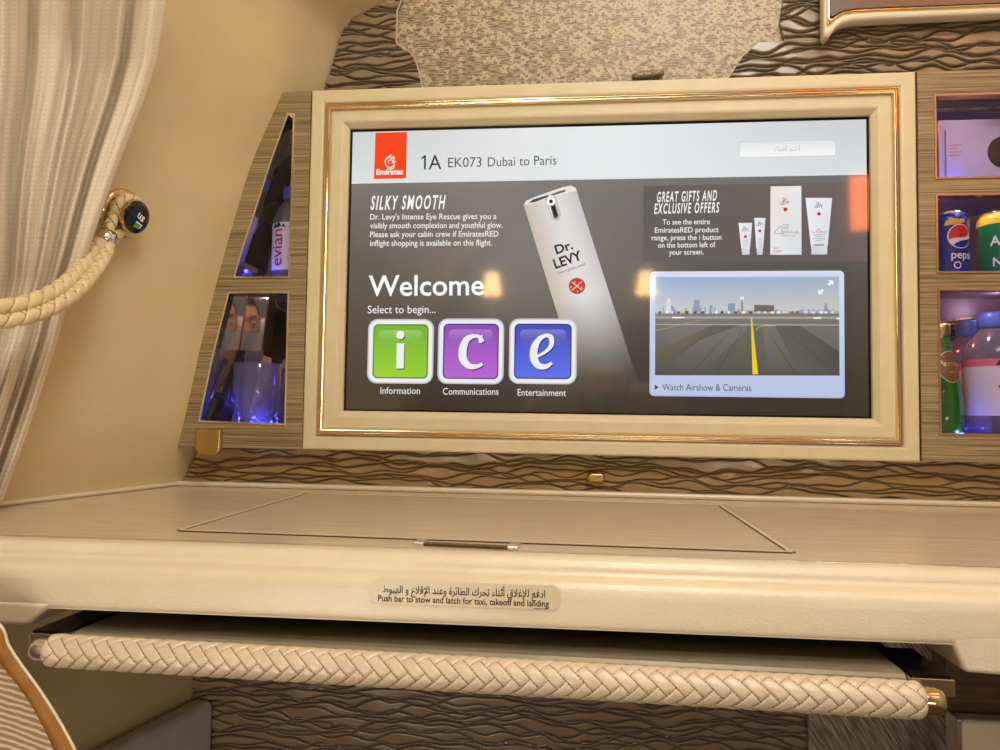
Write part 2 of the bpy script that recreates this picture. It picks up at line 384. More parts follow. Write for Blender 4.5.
# text -> mesh coordinates (x right, y up), unit: cap height = 1
_tc = {}
def glyphs(s, bold=0, shear=0, spacing=1):
    c = bpy.data.curves.new('t', 'FONT'); c.body = s; c.size = 1; c.offset = bold; c.shear = shear; c.space_character = spacing; c.resolution_u = 3
    o = bpy.data.objects.new('t', c); COL.objects.link(o); bpy.context.view_layer.update()
    me = bpy.data.meshes.new_from_object(o.evaluated_get(bpy.context.evaluated_depsgraph_get()))
    V = [tuple(v.co) for v in me.vertices]; Fc = [tuple(p.vertices) for p in me.polygons]
    bpy.data.objects.remove(o); bpy.data.curves.remove(c); bpy.data.meshes.remove(me)
    return V, Fc
_h = glyphs('H')[0]; CAP = max(v[1] for v in _h) - min(v[1] for v in _h)
def fit_text(s, A, B, h, bold=0, shear=0, up=None, spacing=1):
    """verts on the line from 3-D point A to B with cap height h (metres) along unit vector up"""
    V, Fc = glyphs(s, bold, shear, spacing); x0 = min(v[0] for v in V); x1 = max(v[0] for v in V)
    A, B = np.array(A, float), np.array(B, float); d = (B - A) / (x1 - x0); upv = np.array(up if up is not None else (0, 0, 1), float) * h / CAP
    return [tuple(A + (v[0] - x0) * d + v[1] * upv) for v in V], Fc

# ------------------------------------------------------------------ the side wall
_prof = [W(*q, -.012) for q in ((178, 447), (189, 400), (200, 348), (214, 293), (228, 240), (252, 160), (283, 92), (310, 6), (325, -28))]
LZ = float(at(590, 497, 1, .012)[2])           # table top height
_zs = np.array([-1.0, -.6, LZ] + [p[1] for p in _prof] + [.42, .55, .75, 1.0, 1.15])
_last = _prof[-1][0]
_xlo = W(193, 690, .03)[0] - .228 * .042; _xtb = W(180, 474, .03)[0] - .228 * .042
_xs = np.array([_xlo, _xlo, _xtb] + [p[0] for p in _prof] + [_last + .055, _last + .14, _last + .27, _last + .44, _last + .56])
def wall_x(z, y=-.012): return float(np.interp(z, _zs, _xs)) + .228 * max(y + .012, -.55)
def wall_hit(px, py, off=0.0):
    d = ray(px, py); t0, t1 = .2, 2.2
    g = lambda t: (CAM + t * d)[0] - wall_x((CAM + t * d)[2], (CAM + t * d)[1]) - off
    for _ in range(50):
        tm = (t0 + t1) / 2
        if g(tm) > 0: t0 = tm
        else: t1 = tm
    return CAM + t0 * d
zz = np.r_[np.linspace(-1.0, LZ, 8), np.linspace(LZ + .02, .42, 40), np.linspace(.46, 1.15, 12)]
yy = np.r_[.12, np.linspace(.075, -.6, 24), np.linspace(-.7, -2.05, 8)]
sm = lambda z: np.mean([wall_x(z + k) for k in (-.03, -.015, 0, .015, .03)])
V = [(sm(z) + .228 * max(y + .012, -.55), y, z) for z in zz for y in yy]; ny = len(yy)
Fc = [(i * ny + j, i * ny + j + 1, (i + 1) * ny + j + 1, (i + 1) * ny + j) for i in range(len(zz) - 1) for j in range(ny - 1)]
o = struct(obj('wall_left', V, Fc, wallm, smooth=True))
o['label'] = 'cream padded side wall curving inward behind the curtain'

# ------------------------------------------------------------------ rest of the cabin shell (behind and beside the camera)
YW = .070                                     # plane of the wall above the monitor
g = G(); g.box(-1.2, 1.0, -2.06, .14, -1.02, -1.0); struct(g.build('floor', carpet))
g = G(); g.box(-.4, 1.0, -2.06, .14, 1.15, 1.18); struct(g.build('ceiling', ceilm))
g = G(); g.box(-1.2, 1.0, -2.1, -2.05, -1.0, 1.15); struct(g.build('wall_rear', rearm))
g = G(); g.box(1.0, 1.04, -2.06, .14, -1.0, 1.15); struct(g.build('wall_right', mat('side_panel_grey', (176, 172, 166), .6)))
g = G(); g.box(-.75, 1.0, .16, .18, -1.0, 1.15); struct(g.build('wall_back', brownw))

# ------------------------------------------------------------------ carved wave wood
def strands(x, z, spacing, seed, zlo, zhi, amp=.0085, w=.0030, hgt=.0036):
    rs = np.random.RandomState(seed); D = np.full_like(x, 1.0)
    n = int((zhi - zlo + .04) / spacing); lo = zlo - .02
    for i in range(n):
        zc = lo + i * spacing + rs.uniform(-.3, .3) * spacing
        f = np.full_like(x, zc)
        for lam in (.30, .15, .09, .06):
            f = f + amp * rs.uniform(.25, .8) * (lam / .34) ** .7 * np.sin(2 * PI * x / (lam * rs.uniform(.8, 1.25)) + rs.uniform(0, 6.28))
        D = np.minimum(D, np.abs(z - f) / (w * rs.uniform(.8, 1.3)))
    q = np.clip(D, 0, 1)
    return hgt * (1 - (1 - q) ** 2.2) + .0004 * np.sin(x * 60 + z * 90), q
def carved_panel(name, rows, y, spacing, seed, m, step=.0011, parent=None, label=None, **k):
    """rows: function z -> (xl, xr); a relief panel facing the camera between zlo..zhi"""
    zlo, zhi, lim = rows; nz_ = int((zhi - zlo) / .0007) + 2; z1 = np.linspace(zlo, zhi, nz_)
    ends = [lim(z) for z in z1]; nx = int(max(b - a for a, b in ends) / step) + 2
    u = np.linspace(0, 1, nx); X = np.array([a + (b - a) * u for a, b in ends]); Z = np.repeat(z1[:, None], nx, 1)
    H, Q = strands(X, Z, spacing, seed, zlo, zhi, **k)
    V = np.stack([X, y - H, Z], -1).reshape(-1, 3)
    Fc = [(i * nx + j, i * nx + j + 1, (i + 1) * nx + j + 1, (i + 1) * nx + j) for i in range(nz_ - 1) for j in range(nx - 1)]
    # side skirt so the panel has thickness
    n0 = len(V); edge = [i for i in range(nx)] + [i * nx + nx - 1 for i in range(1, nz_)] + [(nz_ - 1) * nx + j for j in range(nx - 2, -1, -1)] + [i * nx for i in range(nz_ - 2, 0, -1)]
    V = np.vstack([V, [(V[e][0], y + .006, V[e][2]) for e in edge]])
    Fc += [(edge[i], edge[(i + 1) % len(edge)], n0 + (i + 1) % len(edge), n0 + i) for i in range(len(edge))]
    o = obj(name, V, Fc, m, parent, smooth=True)
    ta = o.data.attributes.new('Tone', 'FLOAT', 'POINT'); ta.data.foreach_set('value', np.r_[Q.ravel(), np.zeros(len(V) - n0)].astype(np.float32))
    if label: o['label'] = label
    return o
def interp_z(pts):
    pts = sorted([(z, x) for x, z in pts]); zs = [p[0] for p in pts]; xs = [p[1] for p in pts]
    return lambda z: float(np.interp(z, zs, xs))
lb = interp_z([W(*q, YW) for q in ((404, -60), (404, -20), (402, 0), (397, 12), (396, 44), (403, 50), (412, 55), (417, 66), (419, 74), (423, 92))])
rb = interp_z([W(*q, YW) for q in ((786, -60), (783, 0), (779, 24), (783, 38), (784, 43), (757, 44), (742, 58), (728, 80), (724, 90))])
ZT0, ZT1 = .235, .46
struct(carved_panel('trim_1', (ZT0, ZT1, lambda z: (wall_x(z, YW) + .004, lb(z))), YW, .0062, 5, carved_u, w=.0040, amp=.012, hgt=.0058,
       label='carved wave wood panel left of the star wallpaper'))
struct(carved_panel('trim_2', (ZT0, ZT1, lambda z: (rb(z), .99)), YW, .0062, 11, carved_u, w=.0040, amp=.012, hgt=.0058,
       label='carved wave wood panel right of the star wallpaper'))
# pale stitched edge along the wallpaper's left border
pth = [(lb(z) + .001, YW - .003, z) for z in np.linspace(ZT0, ZT1, 60)]
V, Fc = tube(pth, .0012, 6); struct(obj('trim_3', V, Fc, star_in))
# wallpaper sheet with a few pale chevrons
g = G(); yq = YW + .004
g.xz([(-.40, ZT0), (.40, ZT0), (.40, ZT1), (-.40, ZT1)], yq, yq + .003)
def px_poly(pts, y): return [W(a, b, y) for a, b in pts]
for dx in (550, 590, 606):
    g.xz(px_poly([(dx, 68), (dx + 5, 68), (dx + 11, 78), (dx + 6, 78)], yq), yq - .0006, yq, 1)
    g.xz(px_poly([(dx + 8.5, 66), (dx + 12.5, 66), (dx + 12.5, 76), (dx + 11, 74)], yq), yq - .0006, yq, 1)
o = struct(g.build('wall_front', [starm, star_in])); o['label'] = 'gold wallpaper with small star pattern above the monitor'
g = G(); g.box(-.42, .99, YW - .004, YW + .01, ZT1 + .001, 1.15); o = struct(g.build('trim_8', wallm)); o['label'] = 'plain cream wall above the carved band'
# little carved knot poking up behind the monitor
V, Fc = braid([(*(W(632, 78, YW - .004)[:1]), YW - .004, W(632, 78, YW)[1]), (W(664, 74, YW - .004)[0], YW - .004, W(664, 74, YW)[1])], .006, 4, .012, .002, seg=24, taper=.012)
struct(obj('trim_4', V, Fc, carved_, smooth=True))

# strip below the monitor and cabinets
YS = .03
zs0, zs1 = LZ, W(600, 452, YS)[1]
struct(carved_panel('trim_5', (zs0, zs1, lambda z: (wall_x(z, YS) + .004, .99)), YS, .0054, 3, carved, amp=.010, w=.0027, hgt=.0046,
       label='carved wave wood strip between the table and the monitor'))
# footwell back panel
zf0, zf1 = -.72, W(400, 640, YS)[1]
xf0, xf1 = W(193, 700, YS)[0], W(806, 730, YS)[0]
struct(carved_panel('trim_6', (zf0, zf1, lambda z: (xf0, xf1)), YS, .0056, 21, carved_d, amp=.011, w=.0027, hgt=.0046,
       label='dark carved wave wood panel in the footwell'))
g = G(); g.box(xf1, .68, YS - .012, YS + .02, -.72, zf1 + .04); o = struct(g.build('trim_7', weave)); o['label'] = 'brown panel with fine diagonal stripes in the footwell'

# gold latch button on the strip
t = thing('latch_button', 'small oval gold button on the carved strip under the monitor', 'latch', (W(596, 477, .02)[0], .02, W(596, 477, .02)[1]))
c = W(596, 477, .018); V, Fc = ring(rrect(c[0] - .0125, c[0] + .0125, c[1] - .0066, c[1] + .0066, .0064), [(0, .032), (0, .016), (.0015, .0135), (.0045, .0128)])
Fc.append(tuple(range(len(V) - 28, len(V)))); obj('button_cap', V, Fc, gold_s, t, smooth=True)

# ------------------------------------------------------------------ monitor
MX0, MX1, MZ0, MZ1 = -.41, .4105, -.2553, .2565
mon = thing('monitor', 'wide monitor in a cream leather frame with gold trim on the wall', 'monitor', (0, .03, MZ0))
R0 = [(MX0, MZ0), (MX1, MZ0), (MX1, MZ1), (MX0, MZ1)]
V, Fc = ring(R0, [(0, .003), (0, -.0095), (.0007, -.0115), (.0025, -.0125), (.0160, -.0125), (.0186, -.0118), (.0203, -.0095), (.0206, .004)])
obj('outer_frame', V, Fc, cream, mon)
V, Fc = ring(R0, [(.0204, .004), (.0204, -.0108), (.0214, -.0142), (.0226, -.0142), (.0236, -.0132), (.0250, -.0166), (.0272, -.0170), (.0288, -.0135), (.0297, .004)])
obj('gold_trim', V, Fc, gold, mon, smooth=True, label='polished gold trim')
SX0, SX1, SZ0, SZ1 = -.3555, .3555, -.2003, .2025
R1 = [(SX0, SZ0), (SX1, SZ0), (SX1, SZ1), (SX0, SZ1)]
_in = [a for a in ((MX0 + .029, MZ0 + .029), (MX1 - .029, MZ0 + .029), (MX1 - .029, MZ1 - .029), (MX0 + .029, MZ1 - .029))]
V = []
lay = [(0, .004), (0, -.0095), (.10, -.0108), (.62, -.0108), (.72, -.0100), (.97, -.0035), (1.0, .001)]
for f, y in lay: V += [(a[0] + (b[0] - a[0]) * f, y, a[1] + (b[1] - a[1]) * f) for a, b in zip(_in, R1)]
Fc = [(k * 4 + i, k * 4 + (i + 1) % 4, k * 4 + 4 + (i + 1) % 4, k * 4 + 4 + i) for k in range(len(lay) - 1) for i in range(4)]
obj('inner_bezel', V, Fc, cream, mon)
g = G(); g.box(SX0 - .003, SX1 + .003, .0005, .02, SZ0 - .003, SZ1 + .003)
scr = g.build('screen', screen_black, mon, label='lit glossy screen showing the welcome page')
STEP = .00035
class Art:                       # flat picture elements with a colour per corner
    def __init__(s): s.V = []; s.F = []; s.C = []
    def poly(s, pts, col, layer, px=True):
        y = .0004 - STEP * layer; n = len(s.V)
        pts = [W(a, b, 0) for a, b in pts] if px else pts
        s.V += [(p[0], y, p[1]) for p in pts]; s.F.append(tuple(range(n, n + len(pts))))
        cols = col if isinstance(col[0], (tuple, list)) else [col] * len(pts); s.C.append(cols); return s
    def grid(s, x0, x1, y0, y1, nx, ny, fn, layer):
        for i in range(nx):
            for j in range(ny):
                q = [(x0 + (x1 - x0) * (i + a) / nx, y0 + (y1 - y0) * (j + b) / ny) for a, b in ((0, 0), (1, 0), (1, 1), (0, 1))]
                s.poly(q, [fn(*p) for p in q], layer)
        return s
    def text(s, st, p0, p1, h, col, layer, bold=0, shear=0, spacing=1):
        a, b = W(*p0), W(*p1); y = .0004 - STEP * layer
        up = np.array(W(p0[0], p0[1] - 10)) - np.array(a); hh = np.linalg.norm(up) / 10 * h
        dx = np.array(b) - np.array(a); dx /= np.linalg.norm(dx)
        V, Fc = fit_text(st, (a[0], y, a[1]), (b[0], y, b[1]), hh, bold, shear, (-dx[1], 0, dx[0]), spacing); n = len(s.V)
        s.V += V; s.F += [tuple(i + n for i in f) for f in Fc]; s.C += [[col] * len(f) for f in Fc]; return s
    def build(s, name, label=None, parent=None):
        me = bpy.data.meshes.new(name); par = parent or scr; off = world_off(par)
        me.from_pydata([(v[0] - off[0], v[1] - off[1], v[2] - off[2]) for v in s.V], [], s.F)
        ca = me.color_attributes.new('Col', 'FLOAT_COLOR', 'CORNER'); k = 0
        flat = []
        for cs in s.C:
            for c in cs: flat += [*s2l(c), 1.0]
        ca.data.foreach_set('color', flat)
        me.materials.append(art_m); o = bpy.data.objects.new(name, me); COL.objects.link(o); o.parent = par
        if label: o['label'] = label
        return o
def stroke(pts, ws):             # variable-width ribbon in px space -> list of quads
    P = np.array(smooth_path(pts, 8)); w = np.interp(np.linspace(0, 1, len(P)), np.linspace(0, 1, len(ws)), ws)
    t = np.gradient(P, axis=0); t /= np.linalg.norm(t, axis=1)[:, None] + 1e-9; nrm = np.stack([-t[:, 1], t[:, 0]], 1)
    A, B = P + nrm * w[:, None] / 2, P - nrm * w[:, None] / 2
    return [[tuple(A[i]), tuple(A[i + 1]), tuple(B[i + 1]), tuple(B[i])] for i in range(len(P) - 1)]
def rr_px(x0, x1, y0, y1, r):    # rounded rectangle whose corners follow px
    a = [W(x0, y0), W(x1, y1)]; rr = abs(W(x0 + r, y0)[0] - a[0][0])
    return rrect(a[0][0], a[1][0], a[1][1], a[0][1], rr)

def lerp(a, b, t): return tuple(a[i] + (b[i] - a[i]) * t for i in range(3))
# page background
def bgc(x, y):
    t = min(1, max(0, (y - 180) / 235)); base = lerp((116, 114, 112), (54, 44, 34), t ** .8)
    glow = math.exp(-((x - 545) / 120) ** 2 - ((y - 250) / 110) ** 2); return lerp(base, (142, 138, 134), .65 * glow)
bg = Art(); bg.grid(352, 868, 184, 415.5, 22, 12, bgc, 1)
# the photo's page is a perspective quad: lay the rows between its real corners
bg = Art()
def pg(u, v):                    # page coordinates 0..1
    x = -.352 + .704 * u; z = .1985 - .3965 * v; return (x, z)
nx, ny = 24, 14
for i in range(nx):
    for j in range(ny):
        q = [pg((i + a) / nx, .186 + .814 * (j + b) / ny) for a, b in ((0, 0), (1, 0), (1, 1), (0, 1))]
        cc = [bgc(350 + 520 * (i + a) / nx, 180 + 237 * (j + b) / ny) for a, b in ((0, 0), (1, 0), (1, 1), (0, 1))]
        bg.poly(q, cc, 1, px=False)
bg.build('page_background')
hd = Art()
hdr = lambda u: lerp((206, 211, 213), (236, 239, 240), math.exp(-((u - .5) / .3) ** 2))
for i in range(16):
    u0, u1 = i / 16, (i + 1) / 16
    hd.poly([pg(u0, 0), pg(u1, 0), pg(u1, .187), pg(u0, .187)], [hdr(u0), hdr(u1), lerp(hdr(u1), (235, 238, 240), .5), lerp(hdr(u0), (235, 238, 240), .5)], 1, px=False)
hd.poly([pg(0, .183), pg(1, .183), pg(1, .189), pg(0, .189)], (226, 230, 232), 1.4, px=False)
hd.build('header_bar', 'pale grey header bar')
a = Art(); a.poly([(375.5, 133), (407, 132), (406, 178.5), (374, 179)], (250, 62, 12), 2)
for st in ([(391.5, 154.5), (388, 157), (385.6, 160.5), (386, 165), (389, 167.6), (393, 166.5), (394.5, 163), (391.5, 160), (388.6, 161.5), (388.8, 164.2)],
           [(392, 155.2), (390, 157.2), (392.3, 158.4), (393.8, 156.6), (394.2, 159.4), (392.5, 162)],
           [(387, 168.2), (390.5, 169.3), (393.6, 168.2), (394.3, 165.5)],
           [(391.6, 163.2), (393.6, 162.2), (396.2, 161.4)], [(387.3, 159.8), (389, 157.2), (391, 155.8)]):
    for q in stroke(st, [.5, 1.0, 1.1, .9, .5]): a.poly(q, (255, 240, 230), 3)
a.text('Emirates', (376.4, 174.8), (403.2, 174.3), 5.2, (255, 248, 240), 3, bold=.035)
a.build('airline_logo', 'red badge with white calligraphic emblem and airline name')
a = Art(); a.text('A', (428.6, 169.6), (441.5, 169.2), 14.2, (44, 36, 34), 2); a.poly([(424.2, 155.4), (426, 155.3), (425.8, 169.6), (424, 169.7)], (44, 36, 34), 2); a.poly([(424.6, 155.4), (425.8, 156.8), (422, 159.2), (421.2, 158)], (44, 36, 34), 2)
a.text('EK073', (448, 167.4), (481.5, 166.8), 9.6, (74, 70, 72), 2); a.text('Dubai to Paris', (487.8, 166.6), (556.5, 164.6), 9.2, (84, 80, 82), 2)
a.build('flight_text')
a = Art(); p = rr_px(738.6, 836, 141.6, 156.2, 2); a.poly(p, [(206, 208, 210)] * len(p), 2, px=False)
p = rr_px(739.4, 835.2, 142.4, 155.4, 1.6); zc = [q[1] for q in p]; mid = (max(zc) + min(zc)) / 2; a.poly(p, [(252, 252, 252) if z < mid else (230, 232, 234) for z in zc], 2.5, px=False)
a.text('\ufeda\ufe98\ufed0\ufedf \ufeae\ufe98\ufea7\ufe8d', (773.5, 151.2), (799.5, 150.8), 5.2, (188, 190, 190), 3.2); a.build('language_button')
a = Art(); a.text('SILKY SMOOTH', (370.5, 209.5), (445.5, 208.8), 13.2, (250, 250, 248), 2, bold=.022, shear=.25, spacing=1.28)
a.build('headline_text')
a = Art()
for st, x1, y in (("Dr. Levy's Intense Eye Rescue gives you a", 496.5, 219.6), ('visibly smooth complexion and youthful glow.', 502.5, 228.4), ('Please ask your cabin crew if EmiratesRED', 498.5, 237.2), ('inflight shopping is available on this flight.', 492, 246)):
    a.text(st, (370, y), (x1, y - .6), 5.6, (238, 236, 232), 2, bold=.012)
a.build('body_text')
# big product bottle picture
a = Art(); tl, tr = (523.7, 205), (575.7, 188); br, bl = (641, 392), (584, 400)
def mixp(p, q, t): return (p[0] + (q[0] - p[0]) * t, p[1] + (q[1] - p[1]) * t)
for i in range(8):
    for j in range(10):
        q = []; cc = []
        for du, dv in ((0, 0), (1, 0), (1, 1), (0, 1)):
            u, v = (i + du) / 8, (j + dv) / 10; p = mixp(mixp(tl, tr, u), mixp(bl, br, u), v); q.append(p)
            c = lerp((206, 190, 176), (226, 224, 224), min(1, u * 2.2)); c = lerp(c, (188, 184, 184), max(0, u - .7) * 2)
            c = lerp(c, bgc(*p), max(0, min(1, (v - .50) * 2.3))); cc.append(c)
        a.poly(q, cc, 2)
a.poly([(523.7, 205), (526, 201), (535, 197), (562, 187.5), (571, 185.6), (575.7, 188), (577, 191), (572, 191.5), (553, 197.5), (531, 204)], (236, 234, 232), 2.6)
a.poly([(528, 203.2), (533, 199.6), (549, 194.8), (548, 197), (536, 202)], (84, 70, 60), 3); a.poly([(549, 195), (560, 191), (566, 189.6), (565, 192), (554, 195.6)], (120, 112, 106), 3)
for pts, col, l in (([(544.5, 199), (555.5, 196), (561, 214), (560, 219), (556.5, 221.5), (552.5, 219.6)], (196, 192, 190), 3), ([(548, 203), (554, 201.5), (558.5, 216), (556.5, 219), (553.5, 217.8)], (96, 88, 84), 3.4), ([(551.2, 206), (554.4, 205), (557.3, 216), (555.6, 217.6)], (22, 20, 20), 3.8), ([(548, 204), (549.6, 203.6), (553.4, 217), (552.6, 217)], (238, 236, 236), 3.9)): a.poly(pts, col, l)
c0 = W(551, 201.6); px1 = .00137
a.poly(circ(c0[0], c0[1], 4.6 * px1), (248, 248, 248), 4.3, px=False); a.poly(circ(c0[0], c0[1], 1.9 * px1), (40, 34, 34), 4.7, px=False)
a.text('Dr.', (556.5, 254.2), (573.6, 248.6), 8.6, (44, 30, 28), 3, bold=.028); a.text('LEVY', (555.5, 268.8), (582.8, 259.2), 9.2, (44, 30, 28), 3, bold=.028)
a.text('SWITZERLAND', (558.4, 274.8), (585.6, 265.2), 2.2, (70, 58, 56), 3, bold=.01, spacing=1.3)
c0 = W(577, 286); a.poly(circ(c0[0], c0[1], 8.2 * px1), (206, 56, 36), 3, px=False)
for q in stroke([(571.8, 290.4), (577, 286), (582, 281.6)], [.8, .8, .8]) + stroke([(572.2, 282.2), (577, 286.2), (581.8, 290.2)], [.8, .8, .8]): a.poly(q, (250, 226, 220), 3.6)
for cx, cy, st in ((575.6, 281.8, 'L'), (571.3, 287.2, 'P'), (582, 287.8, 'E'), (577.6, 291.6, 'V')): a.text(st, (cx - .8, cy + 1.2), (cx + .8, cy + 1), 2.2, (250, 226, 220), 3.6)
a.build('product_picture', 'large silver pump bottle advertised on the screen')
# welcome block
a = Art(); a.text('Welcome', (368.6, 296), (484, 294.8), 20, (252, 252, 252), 3, bold=.012); a.build('welcome_text')
a = Art(); a.text('Select to begin...', (367.8, 313.4), (435.6, 313), 7.6, (246, 246, 244), 3); a.build('caption_text')
def icon(name, x0, x1, y0, y1, cA, cB, cC, label):
    a = Art(); ln = (x1 - x0)
    for ins, c, l, r in ((0, (196, 198, 204), 3, 9.5), (1.4, (238, 240, 244), 3.4, 8.6), (5.2, cA, 3.8, 5)):
        p = rr_px(x0 + ins, x1 - ins, y0 + ins, y1 - ins, r); a.poly(p, [c] * len(p), l, px=False)
    p = rr_px(x0 + 6.4, x1 - 6.4, y0 + 6.4, y1 - 6.4, 4); zc = [q[1] for q in p]; mid = sum(zc) / len(zc)
    a.poly(p, [cC if z < mid else cB for z in zc], 4.2, px=False)
    q = rr_px(x0 + 11, x1 - 11, y0 + 11, y0 + 24, 4); a.poly(q, [lerp(cB, (255, 255, 255), .28 if z > W(x0, y0 + 18)[1] else .1) for _, z in q], 4.6, px=False)
    e = [(x0 + 11, y0 + 23.6), (x1 - 11, y0 + 23.6), (x1 - 15, y0 + 27), (x0 + ln / 2, y0 + 29.5), (x0 + 15, y0 + 27)]; a.poly(e, lerp(cB, (255, 255, 255), .12), 4.6)
    return a
dark = lambda c: lerp(c, (0, 0, 0), .45)
a = icon('i', 368.5, 433, 319, 384, (78, 124, 24), (110, 180, 44), (150, 208, 52), '')
for dx, dy, c, l in ((.9, 1.1, (66, 100, 20), 5), (0, 0, (240, 242, 238), 5.4)):
    c0 = W(400.6 + dx, 335 + dy); a.poly(circ(c0[0], c0[1], 4.3 * px1), c, l, px=False)
    a.poly([(397 + dx, 343.5 + dy), (404.6 + dx, 343.4 + dy), (404 + dx, 368.4 + dy), (396.4 + dx, 368.6 + dy)], c, l)
a.build('information_icon', 'green square icon with the letter i')
a = Art(); a.text('Information', (380.6, 393.8), (420, 394), 6.6, (240, 238, 236), 3); a.build('caption_text')
a = icon('c', 438.5, 503.5, 318.5, 384.5, (92, 40, 130), (142, 78, 186), (186, 104, 214), '')
for dx, dy, c, l in ((.9, 1.1, (84, 40, 110), 5), (0, 0, (244, 238, 246), 5.4)):
    for q in stroke([(482 + dx, 342 + dy), (480.5 + dx, 338 + dy), (475 + dx, 336 + dy), (467 + dx, 339.5 + dy), (463 + dx, 349 + dy), (463.4 + dx, 359 + dy), (469 + dx, 366 + dy), (477 + dx, 366.4 + dy), (482.6 + dx, 364 + dy)], [5, 3.4, 3.6, 6.4, 8, 8, 6, 4, 3]): a.poly(q, c, l)
    a.poly([(478.4 + dx, 336.4 + dy), (482.8 + dx, 335 + dy), (482.4 + dx, 343 + dy), (479 + dx, 343 + dy)], c, l + .15)
a.build('communications_icon', 'purple square icon with the letter c')
a = Art(); a.text('Communications', (443, 394.6), (498.6, 394.8), 6.6, (240, 238, 236), 3); a.build('caption_text')
a = icon('e', 509.5, 576.5, 318.5, 384.5, (34, 44, 140), (68, 74, 190), (92, 112, 236), '')
for dx, dy, c, l in ((.9, 1.1, (30, 36, 120), 5), (0, 0, (240, 242, 250), 5.4)):
    for q in stroke([(536.5 + dx, 357 + dy), (546 + dx, 351.5 + dy), (551.4 + dx, 345 + dy), (551 + dx, 337.6 + dy), (546 + dx, 335.6 + dy), (539 + dx, 339.6 + dy), (534.4 + dx, 348 + dy), (534 + dx, 358 + dy), (538.4 + dx, 365.6 + dy), (546 + dx, 366.6 + dy), (552 + dx, 363 + dy)], [2.6, 3.2, 4.4, 5, 3.6, 5.2, 7.6, 8, 6.4, 4.6, 3]): a.poly(q, c, l)
a.build('entertainment_icon', 'blue square icon with the letter e')
a = Art(); a.text('Entertainment', (517.6, 395.6), (566, 396), 6.6, (240, 238, 236), 3); a.build('caption_text')
# offers panel
a = Art(); a.poly([(643.5, 186), (866.5, 182), (867.5, 261.5), (643, 261.5)], [(96, 93, 92), (112, 100, 96), (104, 92, 90), (92, 89, 88)], 2)
a.build('offers_panel')
a = Art(); a.text('GREAT GIFTS AND', (657, 202.2), (717, 200.4), 9.8, (248, 248, 246), 3, bold=.022, shear=.25, spacing=1.28); a.text('EXCLUSIVE OFFERS', (654, 213.8), (719.4, 212.4), 9.8, (248, 248, 246), 3, bold=.022, shear=.25, spacing=1.28)
for st, x0, x1, y in (('To see the entire', 662.5, 709.8, 224.4), ('EmiratesRED product', 654.8, 718.6, 232.4), ('range, press the i button', 651.6, 721.4, 240), ('on the bottom left of', 658, 715.4, 247.4), ('your screen.', 668.8, 703.6, 254.6)):
    a.text(st, (x0, y + .4), (x1, y - .2), 5.2, (240, 238, 236), 3, bold=.012)
a.build('offers_text')
def tube_pic(x0, x1, xb0, xb1, y0, yc, y1, s):
    a = Art(); a.poly([(x0, y0), (x1, y0), (xb1, yc), (xb0, yc)], [(240, 242, 246), (232, 234, 240), (222, 226, 232), (236, 238, 242)], 3)
    a.poly([(xb0 + .3, yc), (xb1 - .3, yc), (xb1 - .7, y1), (xb0 + .7, y1)], [(216, 218, 222), (226, 228, 230), (214, 216, 218), (206, 208, 212)], 3.2)
    cx = (x0 + x1) / 2; a.text('Dr.', (cx - 2.1 * s, y0 + 9 * s * .75), (cx + 1.6 * s, y0 + 8.8 * s * .75), 2.6 * s, (36, 32, 36), 3.6, bold=.01); a.text('LEVY', (cx - 4 * s, y0 + 13.2 * s * .75), (cx + 4 * s, y0 + 13 * s * .75), 3 * s, (36, 32, 36), 3.6, bold=.01)
    c = W(cx, y0 + 20 * s * .75 + 1); a.poly(circ(c[0], c[1], 1.7 * s * px1, 16), (188, 20, 62), 3.6, px=False)
    return a, cx
a, cx = tube_pic(738.4, 752, 741.2, 750, 223, 248.5, 254.8, .85)
for k in range(4): a.poly([(cx - 2.6, 240 + k * 2), (cx + 2.2, 240 + k * 2), (cx + 2.2, 240.6 + k * 2), (cx - 2.6, 240.6 + k * 2)], (186, 186, 192), 3.6)
a.build('product_picture')
a, cx = tube_pic(754.2, 765.4, 756.2, 763, 218, 248.5, 254.8, .8)
for k in range(5): a.poly([(cx - 2.2, 239 + k * 2), (cx + 2, 239 + k * 2), (cx + 2, 239.6 + k * 2), (cx - 2.2, 239.6 + k * 2)], (176, 176, 184), 3.6)
a.build('product_picture')
a = Art(); a.poly([(770.4, 186.6), (801.2, 186), (801.4, 254.8), (770.2, 254.8)], [(244, 232, 226), (236, 238, 240), (222, 226, 232), (232, 236, 240)], 3)
a.text('Dr.', (782.6, 201.2), (787.4, 201), 3.4, (44, 34, 34), 3.6, bold=.01); a.text('LEVY', (780.6, 204.8), (789.2, 204.5), 3.2, (44, 34, 34), 3.6, bold=.01)
c = W(785.2, 209.6); a.poly(circ(c[0], c[1], 2 * px1, 16), (200, 34, 60), 3.6, px=False)
for q in stroke([(781.6, 236), (781.4, 226.4), (774, 233.6), (784.4, 233.4)], [.5, .5, .5]): a.poly(q, (120, 124, 132), 3.6)
a.text('MIRACLES', (783.2, 233.6), (798.6, 233.4), 2.4, (126, 128, 136), 3.6); a.text('Made to last', (783.2, 236.8), (795.6, 236.6), 1.7, (126, 128, 136), 3.6)
for k in range(4): a.poly([(783.2, 224.4 + k * 1.5), (788.8, 224.4 + k * 1.5), (788.8, 224.9 + k * 1.5), (783.2, 224.9 + k * 1.5)], (150, 152, 160), 3.6)
a.text('NEW', (773, 249.4), (778, 249.3), 1.9, (196, 40, 50), 3.6); a.poly([(773, 250.6), (782, 250.5), (782, 251.1), (773, 251.2)], (206, 110, 116), 3.6); a.poly([(773, 252), (780, 251.9), (780, 252.5), (773, 252.6)], (206, 110, 116), 3.6)
a.build('product_picture')
